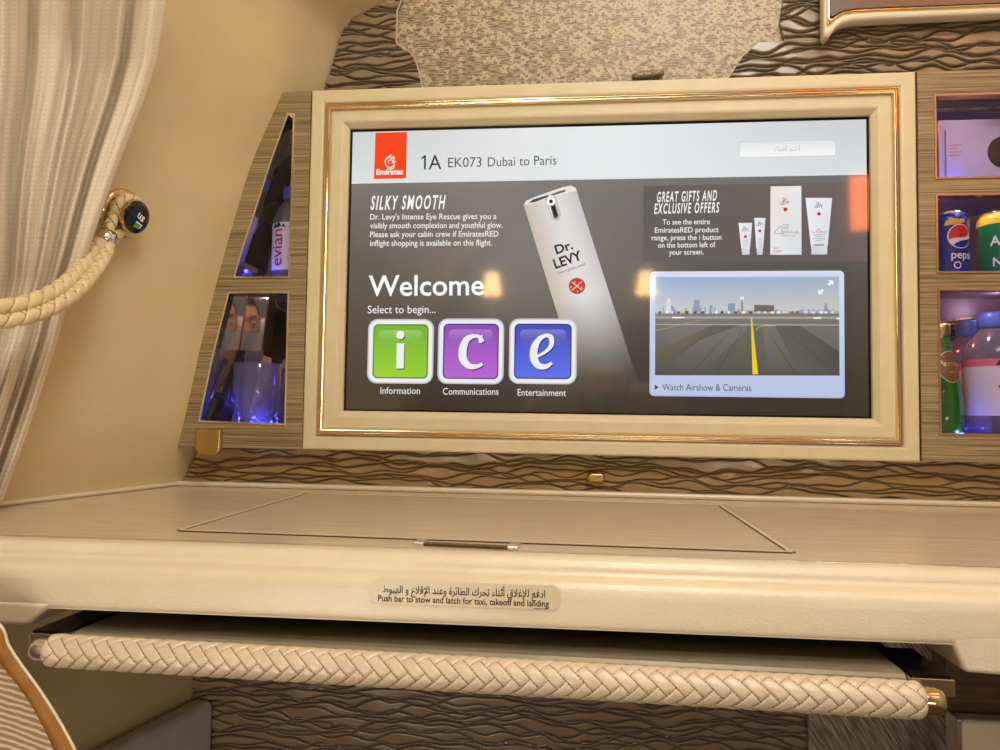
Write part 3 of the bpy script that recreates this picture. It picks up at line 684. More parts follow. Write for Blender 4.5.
a, cx = tube_pic(805.4, 832, 810.6, 827.6, 198, 245.6, 254.6, 1.0)
a.text('MASK', (cx - 2, 230.6), (cx + 2, 230.5), 1.6, (190, 30, 80), 3.6); a.text('Le Refiner', (cx - 7, 233), (cx + 7.4, 232.8), 2, (200, 40, 84), 3.6)
for k in range(4): a.poly([(cx - 6 + k % 2 * 2, 234.6 + k * 2), (cx + 6 - k % 2 * 2, 234.6 + k * 2), (cx + 6 - k % 2 * 2, 235.2 + k * 2), (cx - 6 + k % 2 * 2, 235.2 + k * 2)], (150, 150, 156), 3.6)
a.poly([(cx - 5.4, 244.6), (cx + 5, 244.6), (cx + 5, 245.6), (cx - 5.4, 245.6)], (60, 52, 52), 3.6)
a.build('product_picture')
# airshow window
a = Art(); p = rr_px(650, 844.8, 271.6, 398.4, 4.5); zc = [q[1] for q in p]; zr = W(650, 290)[1]
a.poly(p, [(172, 188, 226) if q[1] < zr else (222, 230, 248) for q in p], 2.4, px=False)
p = rr_px(651.4, 843.4, 273, 397, 3.6); a.poly(p, [(186, 200, 232) if q[1] < zr else (212, 222, 244) for q in p], 2.7, px=False)
def hz(x): return 312.2 + (x - 655) * .002
a.poly([(655.6, 277.2), (838.6, 276.8), (839, 313), (655.2, 313)], [(150, 180, 214), (160, 180, 204), (206, 202, 194), (206, 208, 208)], 3)
a.poly([(655.2, 312.4), (839, 312.4), (839.4, 375), (655, 374.4)], [(128, 126, 120), (122, 120, 112), (88, 86, 78), (84, 82, 75)], 3.1)
a.poly([(655, 316.4), (839, 316.6), (839, 319), (655, 318.6)], (164, 162, 156), 3.3); a.poly([(655, 324), (839, 324.6), (839, 325.6), (655, 324.9)], (176, 174, 166), 3.4)
a.poly([(655, 330), (700, 320), (704, 320), (655, 331.6)], (150, 140, 104), 3.4); a.poly([(655, 352), (712, 325), (740, 325), (700, 340), (655, 374)], [(110, 100, 84), (106, 101, 88), (98, 96, 87), (90, 88, 80), (90, 87, 78)], 3.2)
a.poly([(751, 326), (762, 325), (768, 374), (700, 374)], [(104, 104, 96), (104, 104, 98), (86, 86, 78), (84, 84, 76)], 3.25); a.poly([(775, 326), (800, 326), (839, 352), (839, 374), (800, 374)], [(94, 94, 88), (92, 92, 84), (76, 76, 70), (80, 80, 72), (92, 92, 86)], 3.25)
for q in stroke([(756, 331), (758, 327.6), (764, 326), (776, 325.6)], [.8, .8, .8]): a.poly(q, (178, 166, 112), 3.6)
for (A, B) in (((690, 374), (730, 332)), ((716, 374), (742, 330)), ((794, 372), (770, 334)), ((826, 366), (786, 330))):
    for q in stroke([A, mixp(A, B, .5), B], [1.2, .8, .4]): a.poly(q, (78, 77, 69), 3.5)
a.poly([(750.6, 317), (751.8, 317), (758, 374.6), (752.4, 374.6)], [(232, 200, 60), (232, 200, 60), (250, 206, 20), (250, 206, 20)], 3.8)
rs = random.Random(4); x = 656
while x < 836:
    w = rs.uniform(1.2, 3.6); big = x < 735; h = rs.uniform(1.5, 7.5 if big else 4); c = rs.choice([(176, 180, 188), (196, 198, 200), (156, 162, 174), (210, 206, 198), (140, 154, 184), (170, 166, 160)])
    a.poly([(x, 313 - h), (x + w, 313 - h), (x + w, 313.4), (x, 313.4)], c, 3.3); x += w * rs.uniform(.6, 1.2)
a.poly([(667, 299.5), (669.4, 297.6), (670.4, 299.5), (671, 312), (666, 312)], (222, 222, 220), 3.5); a.poly([(693.6, 300), (699.4, 300), (699.4, 312), (693.6, 312)], (146, 158, 182), 3.5); a.poly([(728, 303.6), (735, 303), (735, 312), (728, 312)], (136, 154, 188), 3.5)
a.poly([(741.2, 299), (742.6, 299), (743.2, 312), (740.6, 312)], (150, 140, 140), 3.6); a.poly([(739.8, 296.6), (744, 296.6), (743.6, 300), (740.2, 300)], (236, 236, 236), 3.7)
a.poly([(754, 305), (774, 305.4), (774, 312), (754, 312)], (112, 104, 96), 3.6); a.poly([(752, 303.6), (776, 304), (776, 305.4), (752, 305)], (196, 194, 190), 3.7)
for k in range(26):
    x = 657 + k * 7 + rs.uniform(-2, 2); a.poly([(x, 311.4), (x + rs.uniform(2, 5), 311.2), (x + 3, 313.6), (x, 313.6)], rs.choice([(238, 238, 238), (216, 214, 210), (120, 92, 70), (74, 70, 68), (236, 240, 244)]), 3.8)
a.poly([(824, 310.5), (824.6, 303), (826, 303), (828, 310), (834, 312), (820, 312)], (150, 152, 162), 3.8)
for (x0, x1, y) in ((672, 684, 317), (813, 821, 317.4), (836, 839, 318)): a.poly([(x0, y), (x1, y), (x1, y + 1.4), (x0, y + 1.4)], (246, 248, 250), 3.9)
a.poly([(682, 318), (683.4, 318), (683.4, 320.4), (682, 320.4)], (90, 100, 220), 4)
for cx, cy, s in ((830.4, 283, 1), (820.6, 291.8, -1)):
    a.poly([(cx - 2.6 * s, cy - 2.6 * s), (cx + 2.8 * s, cy - 2.6 * s), (cx + 2.8 * s, cy + 2.8 * s), (cx + 1 * s, cy + 1 * s), (cx - 1.6 * s, cy + 3 * s), (cx - 3 * s, cy + 1.6 * s), (cx - .8 * s, cy - .8 * s)], (246, 248, 250), 4)
a.poly([(655, 374), (839.4, 374.6), (839.4, 375.6), (655, 375.2)], (70, 70, 70), 3.9)
a.build('camera_window', 'video window showing a runway with a yellow line')
a = Art(); a.poly([(654.6, 384.4), (658.6, 387.2), (654.6, 390)], (46, 50, 62), 4); a.text('Watch Airshow & Cameras', (662, 390.4), (751, 391), 6.6, (62, 66, 82), 4); a.build('caption_text')

# ------------------------------------------------------------------ left display cabinet
def poly_cab(pts, y=-.012): return [W(a, b, y) for a, b in pts]
lc = thing('display_cabinet', 'tapered brown veneer cabinet with lit glass cubbies left of the monitor', 'cabinet', (-.5, .02, W(240, 449, -.012)[1]))
outer = poly_cab([(178, 447), (302.0, 449.5), (304, 360), (306.5, 270), (309, 180), (311.0, 91), (283, 92), (252, 160), (228, 240), (214, 293), (200, 348), (189, 400)])
tri = poly_cab([(289.2, 277), (235, 277), (243, 249), (258, 204), (272, 160), (288.4, 114.5), (294, 114.5)])
quad = poly_cab([(288.6, 293), (285.2, 424), (200, 421), (213, 358), (229.5, 293)])
V, Fc = plate(outer, [tri, quad], -.012, .004); obj('face_board', V, Fc, veneer, lc, bevel=0)
for pl in (tri, quad):
    V, Fc = ring(pl, [(-.0016, -.0118), (-.0016, -.0138), (.0008, -.0138), (.0008, .002)]); obj('rim', V, Fc, chrome, lc)
    V, Fc = plate(inset(pl, -.001), [], -.004, -.0025); obj('glass_pane', V, Fc, pane_m, lc)
zsh = (tri[0][1] + quad[0][1]) / 2
zbot = min(p[1] for p in quad) - .006; ztop = max(p[1] for p in tri) + .006
wl = lambda z: wall_x(z) + .014
xr = -.427
g = G()                        # mirrored lining: slanted left side, back, right side
zz = np.linspace(zbot - .003, ztop, 24)
V = []; 
for z in zz: V += [(wl(z), .004, z), (wl(z) + .012, .118, z), (xr, .118, z), (xr, .004, z)]
Fc = [(i * 4 + k, i * 4 + k + 1, i * 4 + 5 + k, i * 4 + 4 + k) for i in range(23) for k in range(3)]
obj('mirror_lining', V, Fc, mirror, lc)
zsh_up = tri[0][1] - .006; zce = quad[0][1] + .006
for z, m_ in ((zbot, blackgloss), (zsh_up, blackgloss), (zce + .004, purple_in)):
    g = G(); g.xy([(wl(z), .004), (wl(z) + .012, .118), (xr, .118), (xr, .004)], z - .004, z); g.build('shelf', m_, lc)
EYE = np.array([.085, -1.345, -.105])
def facet(pxs, y):
    P = [at(a_, b_, 1, y) for a_, b_ in pxs]; c_ = sum(P) / 4; n_ = (CAM - c_) / np.linalg.norm(CAM - c_) + (EYE - c_) / np.linalg.norm(EYE - c_); n_ /= np.linalg.norm(n_)
    V = []
    for a_, b_ in pxs:
        d = ray(a_, b_); t = (c_ - CAM).dot(n_) / d.dot(n_); V.append(CAM + t * d)
    V += [v - n_ * .002 for v in V]
    obj('mirror_facet', V, [(0, 1, 2, 3), (7, 6, 5, 4), (0, 1, 5, 4), (1, 2, 6, 5), (2, 3, 7, 6), (3, 0, 4, 7)], mirror, lc)
facet([(229, 294), (246.5, 295), (238.5, 350), (213, 350)], .010); facet([(248, 296), (268, 298), (261, 351), (240, 350)], .034)
P_ = [W(*q, .036) for q in ((269.5, 296), (276, 296), (270, 351), (262.5, 351))]; g = G(); g.xz(P_, .036, .040); g.build('divider_strip', blackgloss, lc)
# gold tab latch
a0, a1 = W(195, 429, -.02), W(219.5, 455, -.02)
V, Fc = ring([(a0[0], a0[1]), (a0[0], a1[1] + .008), (a0[0] + .004, a1[1] + .002), (a0[0] + .011, a1[1]), (a1[0] - .011, a1[1]), (a1[0] - .004, a1[1] + .002), (a1[0], a1[1] + .008), (a1[0], a0[1])],
             [(0, -.010), (0, -.017), (.0014, -.019), (.0022, -.0192)]); Fc.append(tuple(range(24, 32))); obj('latch_tab', V, Fc, gold_s, lc, label='gold latch tab')

# bottle of water and tumblers inside
def water_bottle(c, s, label, name='water_bottle', group=None, rot=0, h=1.0, text_up=True, mark=True):
    t = thing(name, label, 'bottle', c, group); r = .029 * s; H = .150 * s * h
    prof = [(0, 0), (r * .8, 0), (r * .97, .004 * s), (r, .01 * s), (r * .985, .02 * s), (r, .026 * s), (r, H * .62), (r * .97, H * .68), (r * .80, H * .77), (r * .52, H * .85), (r * .44, H * .87), (r * .44, H * .905), (0, H * .905)]
    g = G(); g.lathe(prof, c); g.build('bottle_body', pet_m, t, smooth=True)
    g = G(); g.lathe([(r * .5, H * .875), (r * .53, H * .89), (r * .53, H * .985), (r * .48, H), (0, H)], c, seg=40); g.build('bottle_cap', capblue, t, smooth=True, label='blue screw cap')
    g = G(); g.lathe([(r * 1.012, .022 * s), (r * 1.012, H * .555)], c); 
    g.lathe([(r * 1.012, H * .555), (r * 1.012, H * .615)], c, 1); lb_ = g.build('paper_label', [label_w, label_p if text_up else label_w], t, smooth=True)
    def wrap(V, Fc, m, nm):
        out = []
        for (u, v) in V:
            a = rot + u / r; out.append((c[0] + (r * 1.012 + .0011) * math.sin(a), c[1] - (r * 1.012 + .0011) * math.cos(a), c[2] + v))
        obj(nm, out, Fc, m, lb_)
    if mark:
        V, Fc = glyphs('evian'); x0 = min(v[0] for v in V); x1 = max(v[0] for v in V); k = H * .36 / (x1 - x0)
        wrap([(-(v[1] * k) + .004 * s, .028 * s + (v[0] - x0) * k) for v in V], Fc, magenta, 'label_text')
        wrap([(-.013 * s, H * .56), (-.009 * s, H * .615), (-.006 * s, H * .585), (-.003 * s, H * .625), (.002 * s, H * .575), (.005 * s, H * .60), (.009 * s, H * .555)], [(0, 1, 2), (2, 3, 4, 0), (4, 5, 6)], navy, 'label_emblem')
    return t
zt_ = zsh_up; bx = W(292, 277, .045)[0]
water_bottle((bx - .001, .045, zt_), 1.0, 'slim clear water bottle with pale label in the left triangular cubby', rot=-.25, text_up=False)
def tumbler(c, r, h, label):
    t = thing('tumbler', label, 'glass', c)
    g = G(); g.lathe([(0, .001), (r * .86, .001), (r * .9, .004), (r, h), (r - .0025, h), (r * .84, .012), (0, .010)], c, seg=40); g.build('glass_body', tumbler_m, t, smooth=True)
    g = G(); g.lathe([(r * .90, .0045), (r * .93, .006), (r * .925, .010), (r * .90, .012)], c, seg=40); g.build('glass_base', tumbler_m, t, smooth=True)
xA = W(257, 421, .045)[0]
tumbler((xA - .002, .047, zbot), .035, .094, 'clear glass tumbler lit blue in the lower left cubby')

# ------------------------------------------------------------------ right minibar cabinet
rc = thing('minibar_cabinet', 'brown veneer minibar cabinet with three lit cubbies right of the monitor', 'cabinet', (.52, .02, W(930, 461, -.012)[1]))
CX0, CX1 = .4125, .80; CZ1 = W(960, 70.5, -.012)[1]; CZ0 = W(960, 462, -.012)[1]
RX = .60
def rop(x0, ytop, ybot): return (W(x0, (ytop + ybot) / 2, -.012)[0], RX, W(x0 + 25, ybot, -.012)[1], W(x0 + 25, ytop, -.012)[1])
ops_ = ops = [rop(935.5, 95, 177.5), rop(937, 195, 272), rop(939.5, 290, 434)]
holes = [[(a, c), (b, c), (b, d), (a, d)] for a, b, c, d in ops]
V, Fc = plate([(CX0, CZ0), (CX1, CZ0), (CX1, CZ1), (CX0, CZ1)], holes, -.012, .004); obj('face_board', V, Fc, veneer, rc)
for hp, (a, b, c, d) in zip(holes, ops):
    V, Fc = ring(hp, [(-.0016, -.0118), (-.0016, -.0136), (.0008, -.0136), (.0008, .002)]); obj('rim', V, Fc, copper, rc)
    V, Fc = plate(inset(hp, -.001), [], -.004, -.0025); obj('glass_pane', V, Fc, pane_m, rc)
    g = G(); x0 = a - .028; x1 = b + .03; z0 = c - .004; z1 = d + .014
    g.add([(x0, .004, z0), (x1, .004, z0), (x1, .154, z0), (x0, .154, z0)], [(0, 1, 2, 3)]); g.add([(x0, .004, z1), (x1, .004, z1), (x1, .154, z1), (x0, .154, z1)], [(0, 1, 2, 3)])
    g.add([(x0, .154, z0), (x1, .154, z0), (x1, .154, z1), (x0, .154, z1)], [(0, 1, 2, 3)]); g.add([(x0, .004, z0), (x0, .154, z0), (x0, .154, z1), (x0, .004, z1)], [(0, 1, 2, 3)]); g.add([(x1, .004, z0), (x1, .154, z0), (x1, .154, z1), (x1, .004, z1)], [(0, 1, 2, 3)])
    g.build('cubby_lining', purple_in, rc)
ops = [(a, b, c - .004, d) for a, b, c, d in ops]
# copper bars standing in for orange reflections at the back of the lower cubby
a, b, c, d = ops[2]
for k in range(7):
    z = d - .022 - k * .0062; g = G(); g.xz([(a + .040, z - .006), (a + .125, z + .006), (a + .125, z + .0088), (a + .040, z - .0032)], .148, .152); g.build('louvre_bar', copper, rc)
# white card box with a round hole, top cubby
a, b, c, d = ops[0]; yb = .035
hx, hz_ = W(1005, 152, yb); x0 = W(938.5, 130, yb)[0]; z1 = W(960, 120, yb)[1]; x1 = RX + .015
cb = thing('menu_box', 'white card box with a round cut-out in the top right cubby', 'box', ((x0 + x1) / 2, yb + .02, c))
V, Fc = plate([(x0, c), (x1, c), (x1, z1), (x0, z1)], [circ(hx, hz_, .0225, 32)], yb, yb + .0025); obj('box_front', V, Fc, white_card, cb)
g = G(); g.box(x0, x0 + .002, yb + .0025, yb + .05, c, z1); g.box(x0, x1, yb + .05, yb + .052, c, z1); g.build('box_shell', mat('card_inner', (150, 104, 90), .5), cb)
lx0, lz1 = W(946, 130, yb - .004); lx1, lz0 = W(968, 166, yb - .004)
lf = thing('leaflet', 'small white leaflet with red print leaning on the card box', 'leaflet', ((lx0 + lx1) / 2, yb - .003, lz0))
g = G(); g.box(lx0, lx1, yb - .004, yb - .002, c, lz1); o = g.build('leaflet_card', white_card, lf)
g = G()
for k, (wd) in enumerate((.016, .011, .015, .012)):
    z = W(946, 145 + k * 3.4, yb - .004)[1]; x = W(949.4, 145, yb - .004)[0]; n = 5; q = x
    while q < x + wd: e = random.uniform(.001, .003); g.box(q, min(q + e, x + wd), yb - .0044, yb - .004, z - .0009, z); q += e + .0006
g.build('leaflet_print', red_ink, o)
# cans
def can(c, r, h, name, label, body, band):
    t = thing(name, label, 'can', c, 'cans in the middle right cubby')
    g = G(); g.lathe([(0, .003), (r * .72, .003), (r * .78, 0), (r * .86, .002), (r * .99, .010), (r, .014), (r, h * .80)], c, seg=48); g.build('can_body', body, t, smooth=True)
    g = G(); g.lathe([(r, h * .80), (r, h * .88), (r * .97, h * .91), (r * .86, h * .965)], c, seg=48); g.build('can_shoulder', band, t, smooth=True)
    g = G(); g.lathe([(r * .86, h * .965), (r * .88, h * .985), (r * .85, h), (r * .81, h * .99), (r * .79, h * .965), (0, h * .962)], c, seg=48); ld = g.build('can_lid', alu, t, smooth=True)
    return t
def wrapc(c, r, rot, V, Fc, m, nm, par):
    obj(nm, [(c[0] + r * math.sin(rot + u / r), c[1] - r * math.cos(rot + u / r), c[2] + v) for u, v in V], Fc, m, par)
a, b, c, d = ops[1]
r = .0265; cc = (W(950, 270, .032)[0] - .0035, .032, c); k1 = .00146
t = can(cc, r, .090, 'soda_can', 'blue cola can with a red, white and blue globe emblem', pepsiblue, pepsiblue)
body = t.children[0]
def disc(r_, n=32): return [(0, 0)] + [(r_ * math.cos(2 * PI * k / n), r_ * math.sin(2 * PI * k / n)) for k in range(n)], [(0, 1 + k, 1 + (k + 1) % n) for k in range(n)]
R = .0152; u0, v0 = .0055, .055
def disc_grid(cu, cv, R_, rings=8, n=32):
    V = [(cu, cv)]; Fc = [(0, 1 + k, 1 + (k + 1) % n) for k in range(n)]
    for q in range(1, rings + 1): V += [(cu + R_ * q / rings * math.cos(2 * PI * k / n), cv + R_ * q / rings * math.sin(2 * PI * k / n)) for k in range(n)]
    for q in range(1, rings): Fc += [(1 + (q - 1) * n + k, 1 + (q - 1) * n + (k + 1) % n, 1 + q * n + (k + 1) % n, 1 + q * n + k) for k in range(n)]
    return V, Fc
V, Fc = disc_grid(u0, v0, R * 1.08); wrapc(cc, r + .0004, 0, V, Fc, canwhite, 'emblem_rim', body)
def band(f0, f1, n=24, m=8):
    V = []
    for i in range(n + 1):
        x = -.98 + 1.96 * i / n; L_ = math.sqrt(max(0, 1 - x * x)); lo_, hi_ = max(-L_, min(L_, f0(x))), max(-L_, min(L_, f1(x)))
        for j in range(m + 1):
            y = lo_ + (hi_ - lo_) * j / m; V.append((u0 + R * (x * .86 - y * .51), v0 + R * (y * .86 + x * .51)))
    return V, [(i * (m + 1) + j, (i + 1) * (m + 1) + j, (i + 1) * (m + 1) + j + 1, i * (m + 1) + j + 1) for i in range(n) for j in range(m)]
V, Fc = band(lambda x: -.02 - .26 * math.sin(x * 2.2 + .5), lambda x: 1); wrapc(cc, r + .0008, 0, V, Fc, canred, 'emblem_red', body)
V, Fc = band(lambda x: -1, lambda x: -.46 - .16 * math.sin(x * 2.2 - .3)); wrapc(cc, r + .0008, 0, V, Fc, pepsiblue, 'emblem_blue', body)
V, Fc = glyphs('pepsi', .01); x0_ = min(v[0] for v in V); x1_ = max(v[0] for v in V); k = .030 / (x1_ - x0_)
wrapc(cc, r + .0004, 0, [(-.0065 + (v[0] - x0_) * k, .0255 + v[1] * k) for v in V], Fc, canwhite, 'can_lettering', body)
V, Fc = disc(.0048); wrapc(cc, r + .0004, 0, [(.001 + p[0], .0165 + p[1]) for p in V], Fc, canwhite, 'can_seal', body)
V, Fc = disc(.0034); wrapc(cc, r + .0007, 0, [(.001 + p[0], .0165 + p[1]) for p in V], Fc, pepsiblue, 'seal_centre', body)
V = [(-.013, .0755), (-.004, .0790), (.004, .0775), (.010, .0795), (-.0145, .0690), (-.006, .0700), (.003, .0715), (.012, .0740)]; wrapc(cc, r + .0009, 0, V, [(0, 1, 5, 4), (1, 2, 6, 5), (2, 3, 7, 6)], canyellow, 'can_sticker', body)
cc2 = (W(1003, 268, .036)[0], .036, c); r2 = .0300
t = can(cc2, r2, .092, 'soda_can', 'green soda can with a yellow top, partly out of the picture', cangreen, canyellow); body = t.children[0]
for st, u, v, s in (('A', -.0290, .044, .012), ('N', -.0270, .0165, .011)):
    V, Fc = glyphs(st, .02); wrapc(cc2, r2 + .0012, 0, [(u + p[0] * s / CAP, v + p[1] * s / CAP) for p in V], Fc, canwhite, 'can_lettering', body)
# green bottle and two clear bottles, bottom cubby
a, b, c, d = ops[2]
gb = (W(962, 400, .036)[0] - .0275, .036, c); t = thing('green_bottle', 'green glass mineral water bottle with brown oval label', 'bottle', gb); Hh = .150; r = .0275
g = G(); g.lathe([(0, 0), (r * .9, 0), (r, .004), (r, .030), (r * .985, .045), (r * .93, .06), (r * .82, .08), (r * .66, .100), (r * .50, .120), (r * .44, .128), (r * .42, .146), (0, .146)], gb, seg=48); gbody = g.build('bottle_body', greenglass, t, smooth=True)
g = G(); g.lathe([(r * .44, .134), (r * .47, .136), (r * .47, .148), (r * .42, .151), (0, .151)], gb, seg=32); g.build('bottle_cap', gold_s, t, smooth=True)
def rad(z): return float(np.interp(z, [.03, .045, .06, .08, .1, .12], [r, r * .985, r * .93, r * .82, r * .66, r * .5]))
def gw(V, Fc, m, nm, e, par):
    obj(nm, [(gb[0] + (rad(v) + e) * math.sin(u / rad(v)), gb[1] - (rad(v) + e) * math.cos(u / rad(v)), gb[2] + v) for u, v in V], Fc, m, par)
def ell(cu, cv, ru, rv, n=32, rings=4):
    V = [(cu, cv)]; Fc = []
    for q in range(1, rings + 1):
        V += [(cu + ru * q / rings * math.cos(2 * PI * k / n), cv + rv * q / rings * math.sin(2 * PI * k / n)) for k in range(n)]
    for k in range(n): Fc.append((0, 1 + k, 1 + (k + 1) % n))
    for q in range(1, rings): Fc += [(1 + (q - 1) * n + k, 1 + (q - 1) * n + (k + 1) % n, 1 + q * n + (k + 1) % n, 1 + q * n + k) for k in range(n)]
    return V, Fc
V, Fc = ell(.006, .092, .0175, .0215); gw(V, Fc, goldink, 'label_rim', .0003, gbody)
V, Fc = ell(.006, .092, .0166, .0204); gw(V, Fc, plabel, 'oval_label', .0007, gbody)
V, Fc = glyphs('Perrier', .01); x0_ = min(v[0] for v in V); x1_ = max(v[0] for v in V); k = .031 / (x1_ - x0_)
gw([(.006 - .0155 + (v[0] - x0_) * k, .0925 + v[1] * k) for v in V], Fc, goldink, 'label_text', .0011, gbody)
V, Fc = glyphs('VERTS', .0); x0_ = min(v[0] for v in V); x1_ = max(v[0] for v in V); k = .012 / (x1_ - x0_)
gw([(.001 + (v[0] - x0_) * k, .083 + v[1] * k) for v in V], Fc, goldink, 'label_text', .0011, gbody)
b1 = (W(969, 430, .12)[0], .121, c); water_bottle(b1, 1.0, 'clear water bottle with pink-edged label behind the green bottle', group='water bottles in the lower right cubby', rot=.9, h=1.10, mark=True)
b2 = (W(995, 434, .045)[0], .045, c); water_bottle(b2, 1.28, 'clear water bottle with dark peaks on its label, cut by the picture edge', group='water bottles in the lower right cubby', rot=.03, h=.87)

# ------------------------------------------------------------------ console table
YB = .012                                      # back ledge front face
fL, fR = T(0, 537, LZ), T(1000, 568.5, LZ); YF = (fL[1] + fR[1]) / 2
print('LZ', LZ, 'YF', fL, fR)
tb = thing('console_table', 'console table with brushed veneer top and padded cream front edge', 'table', (0, -.2, LZ - .07))
XL = lambda y: wall_x(LZ, y) + .005
g = G(); g.xy([(XL(.03), .03), (XL(-.15), -.15), (XL(YF), YF), (.94, YF), (.94, .03)], LZ - .02, LZ); g.build('table_top', tabletop, tb)
# raised cream ledge at the back and along the side wall
g = G(); g.box(XL(.02) - .001, .94, YB, .029, LZ, LZ + .0072); 
g.xy([(XL(.029), .029), (XL(.029) + .006, .029), (XL(YF) + .006, YF), (XL(YF), YF)], LZ, LZ + .006); g.build('edge_ledge', pad_m, tb, bevel=.003)
# lid with metal inlay
lid = [T(*q, LZ) for q in ((305, 494), (720, 506), (791, 553), (180, 531))]
g = G(); g.xy(lid, LZ - .001, LZ + .0007); lido = g.build('flap_lid', tabletop, tb, label='flush flap in the table top')
def strip(p, q, wd, z0, z1, gg):
    p, q = np.array(p), np.array(q); d = (q - p) / np.linalg.norm(q - p); n = np.array([-d[1], d[0]]) * wd / 2
    gg.xy([tuple(p + n), tuple(q + n), tuple(q - n), tuple(p - n)], z0, z1)
g = G(); g2 = G()
for (p, q, w1) in ((lid[0], lid[3], .0045), (lid[1], lid[2], .006), (lid[0], lid[1], .004), (lid[3], lid[2], .0045)):
    strip(p, q, w1 + .002, LZ, LZ + .0009, g2); strip(p, q, w1 * .75, LZ + .0004, LZ + .0016, g)
g2.build('lid_gap', mat('groove_dark', (70, 48, 28), .3), tb); g.build('lid_trim', mat('satin_chrome', (236, 216, 178), .35, .3), tb, label='polished metal inlay around the flap')
p0, p1 = T(421, 545, LZ), T(514, 549, LZ)
g = G(); strip(p0, p1, .011, LZ, LZ + .0022, g); g.build('lid_handle', mat('dark_metal', (120, 100, 74), .2, 1), tb, bevel=.001, label='small metal pull at the flap front')
for p_ in (p0, p1):
    g = G(); strip((p_[0] - .0045, p_[1]), (p_[0] + .0045, p_[1] - .001), .014, LZ, LZ + .0045, g); g.build('handle_end', chrome_b, tb, bevel=.001)
strip_y = YF + .003
g = G(); strip((XL(YF) + .01, fL[1] + .0035), (.94, fR[1] + .0035), .0022, LZ, LZ + .0012, g); g.build('front_inlay', chrome, tb)
# padded front edge, profile (toward the room, up)
prof = [(.004, -.008), (.002, 0), (-.002, .0006), (-.006, .0006), (-.0105, -.0006), (-.0140, -.0035), (-.0160, -.0072), (-.0163, -.0100), (-.0185, -.0128), (-.0240, -.0148), (-.0285, -.0185), (-.0308, -.0245), (-.0312, -.031), (-.0309, -.0460), (-.029, -.0500), (-.025, -.0515), (.010, -.0515)]
P = smooth_path([(a_, b_) for a_, b_ in prof], 4); xs = np.linspace(XL(YF) + .003, .94, 60)
yf = lambda x: fL[1] + (fR[1] - fL[1]) * (x - fL[0]) / (fR[0] - fL[0])
V = [(x, yf(x) + p[0], LZ + p[1]) for x in xs for p in P]; n = len(P)
Fc = [(i * n + j, i * n + j + 1, (i + 1) * n + j + 1, (i + 1) * n + j) for i in range(len(xs) - 1) for j in range(n - 1)]
padd = obj('padded_edge', V, Fc, pad_m, tb, smooth=True, label='padded cream leather front edge')
YP = lambda x: yf(x) - .0312
# lower end tabs of the padding
def tab(pxs, nm):
    g = G(); pts = []
    for a_, b_ in pxs: pts.append(W(a_, b_, YP(-.5 if a_ < 500 else .34)))
    y0 = YP(pts[0][0]) + .0006; g.xz(pts, y0, y0 + .06); return g.build('padded_tab', pad_m, tb, bevel=.006, seg=4)
tab([(-70, 596), (50, 603), (44, 611), (31, 623), (26, 626), (-70, 622)], 'l')
tab([(945, 632), (1060, 638), (1060, 680), (968, 673), (963, 671), (953, 646)], 'r')
# sticker with two lines of writing
sx0, sz0_ = W(371, 608, YP(-.15)); 
def SP(px_, py_, e=.0013): p = W(px_, py_, YP(-.1)); return (p[0], YP(p[0]) - e, p[1])
A, B, Cc, D = SP(371, 578.5), SP(560, 586), SP(561, 610), SP(370, 602)
u = np.array(B) - np.array(A); wd = np.linalg.norm(u); u /= wd; h_ = .5 * (np.linalg.norm(np.array(D) - A) + np.linalg.norm(np.array(Cc) - B)); dn = np.array((-u[2], 0, u[0])) * -1
pts = rrect(0, wd, -h_, 0, .006, 5)
V = [tuple(np.array(A) + u * p[0] - dn * p[1]) for p in pts]; V += [(v[0], v[1] + .0013, v[2]) for v in V]; n = len(pts)
stk = obj('sticker', V, [tuple(range(n)), tuple(range(2 * n - 1, n - 1, -1))] + [(i, (i + 1) % n, n + (i + 1) % n, n + i) for i in range(n)], sticker_m, padd, label='cream sticker with two lines of writing')
AR = '\ufec1\ufeee\ufe92\ufeec\ufedf\ufe8d \ufeed \ufec9\ufefc\ufed7\ufef9\ufe8d \ufeaa\ufee8\ufecb\ufeed \ufe93\ufeae\ufe8b\ufe8e\ufec4\ufedf\ufe8d \ufed9\ufeae\ufea4\ufe97 \ufe80\ufe8e\ufee8\ufe9b\ufe83 \ufed5\ufefc\ufecf\ufefa\ufedf \ufeca\ufed3\ufea9\ufe8d'
k1 = .00088
g = G(); V, Fc = fit_text(AR, SP(383.5, 591.6, .0016), SP(545, 597.4, .0016), 6.2 * k1, .012, 0, tuple(-dn)); g.add(V, Fc)
V, Fc = fit_text('Push bar to stow and latch for taxi, takeoff and landing', SP(379, 600.2, .0016), SP(549, 606.6, .0016), 5.4 * k1, .012, 0, tuple(-dn)); g.add(V, Fc)
V, Fc = fit_text('____', SP(533, 607.6, .0016), SP(548, 608.2, .0016), 4 * k1, .02, 0, tuple(-dn)); g.add(V, Fc)
o = g.build('sticker_writing', dark_ink, tb, label='dark Arabic and English writing')
# dark structure under the table
g = G(); g.xy([(-.50, YF + .004), (.37, YF + .004), (.40, .02), (-.55, .02)], LZ - .051, LZ - .0205); g.build('underside', black, tb)

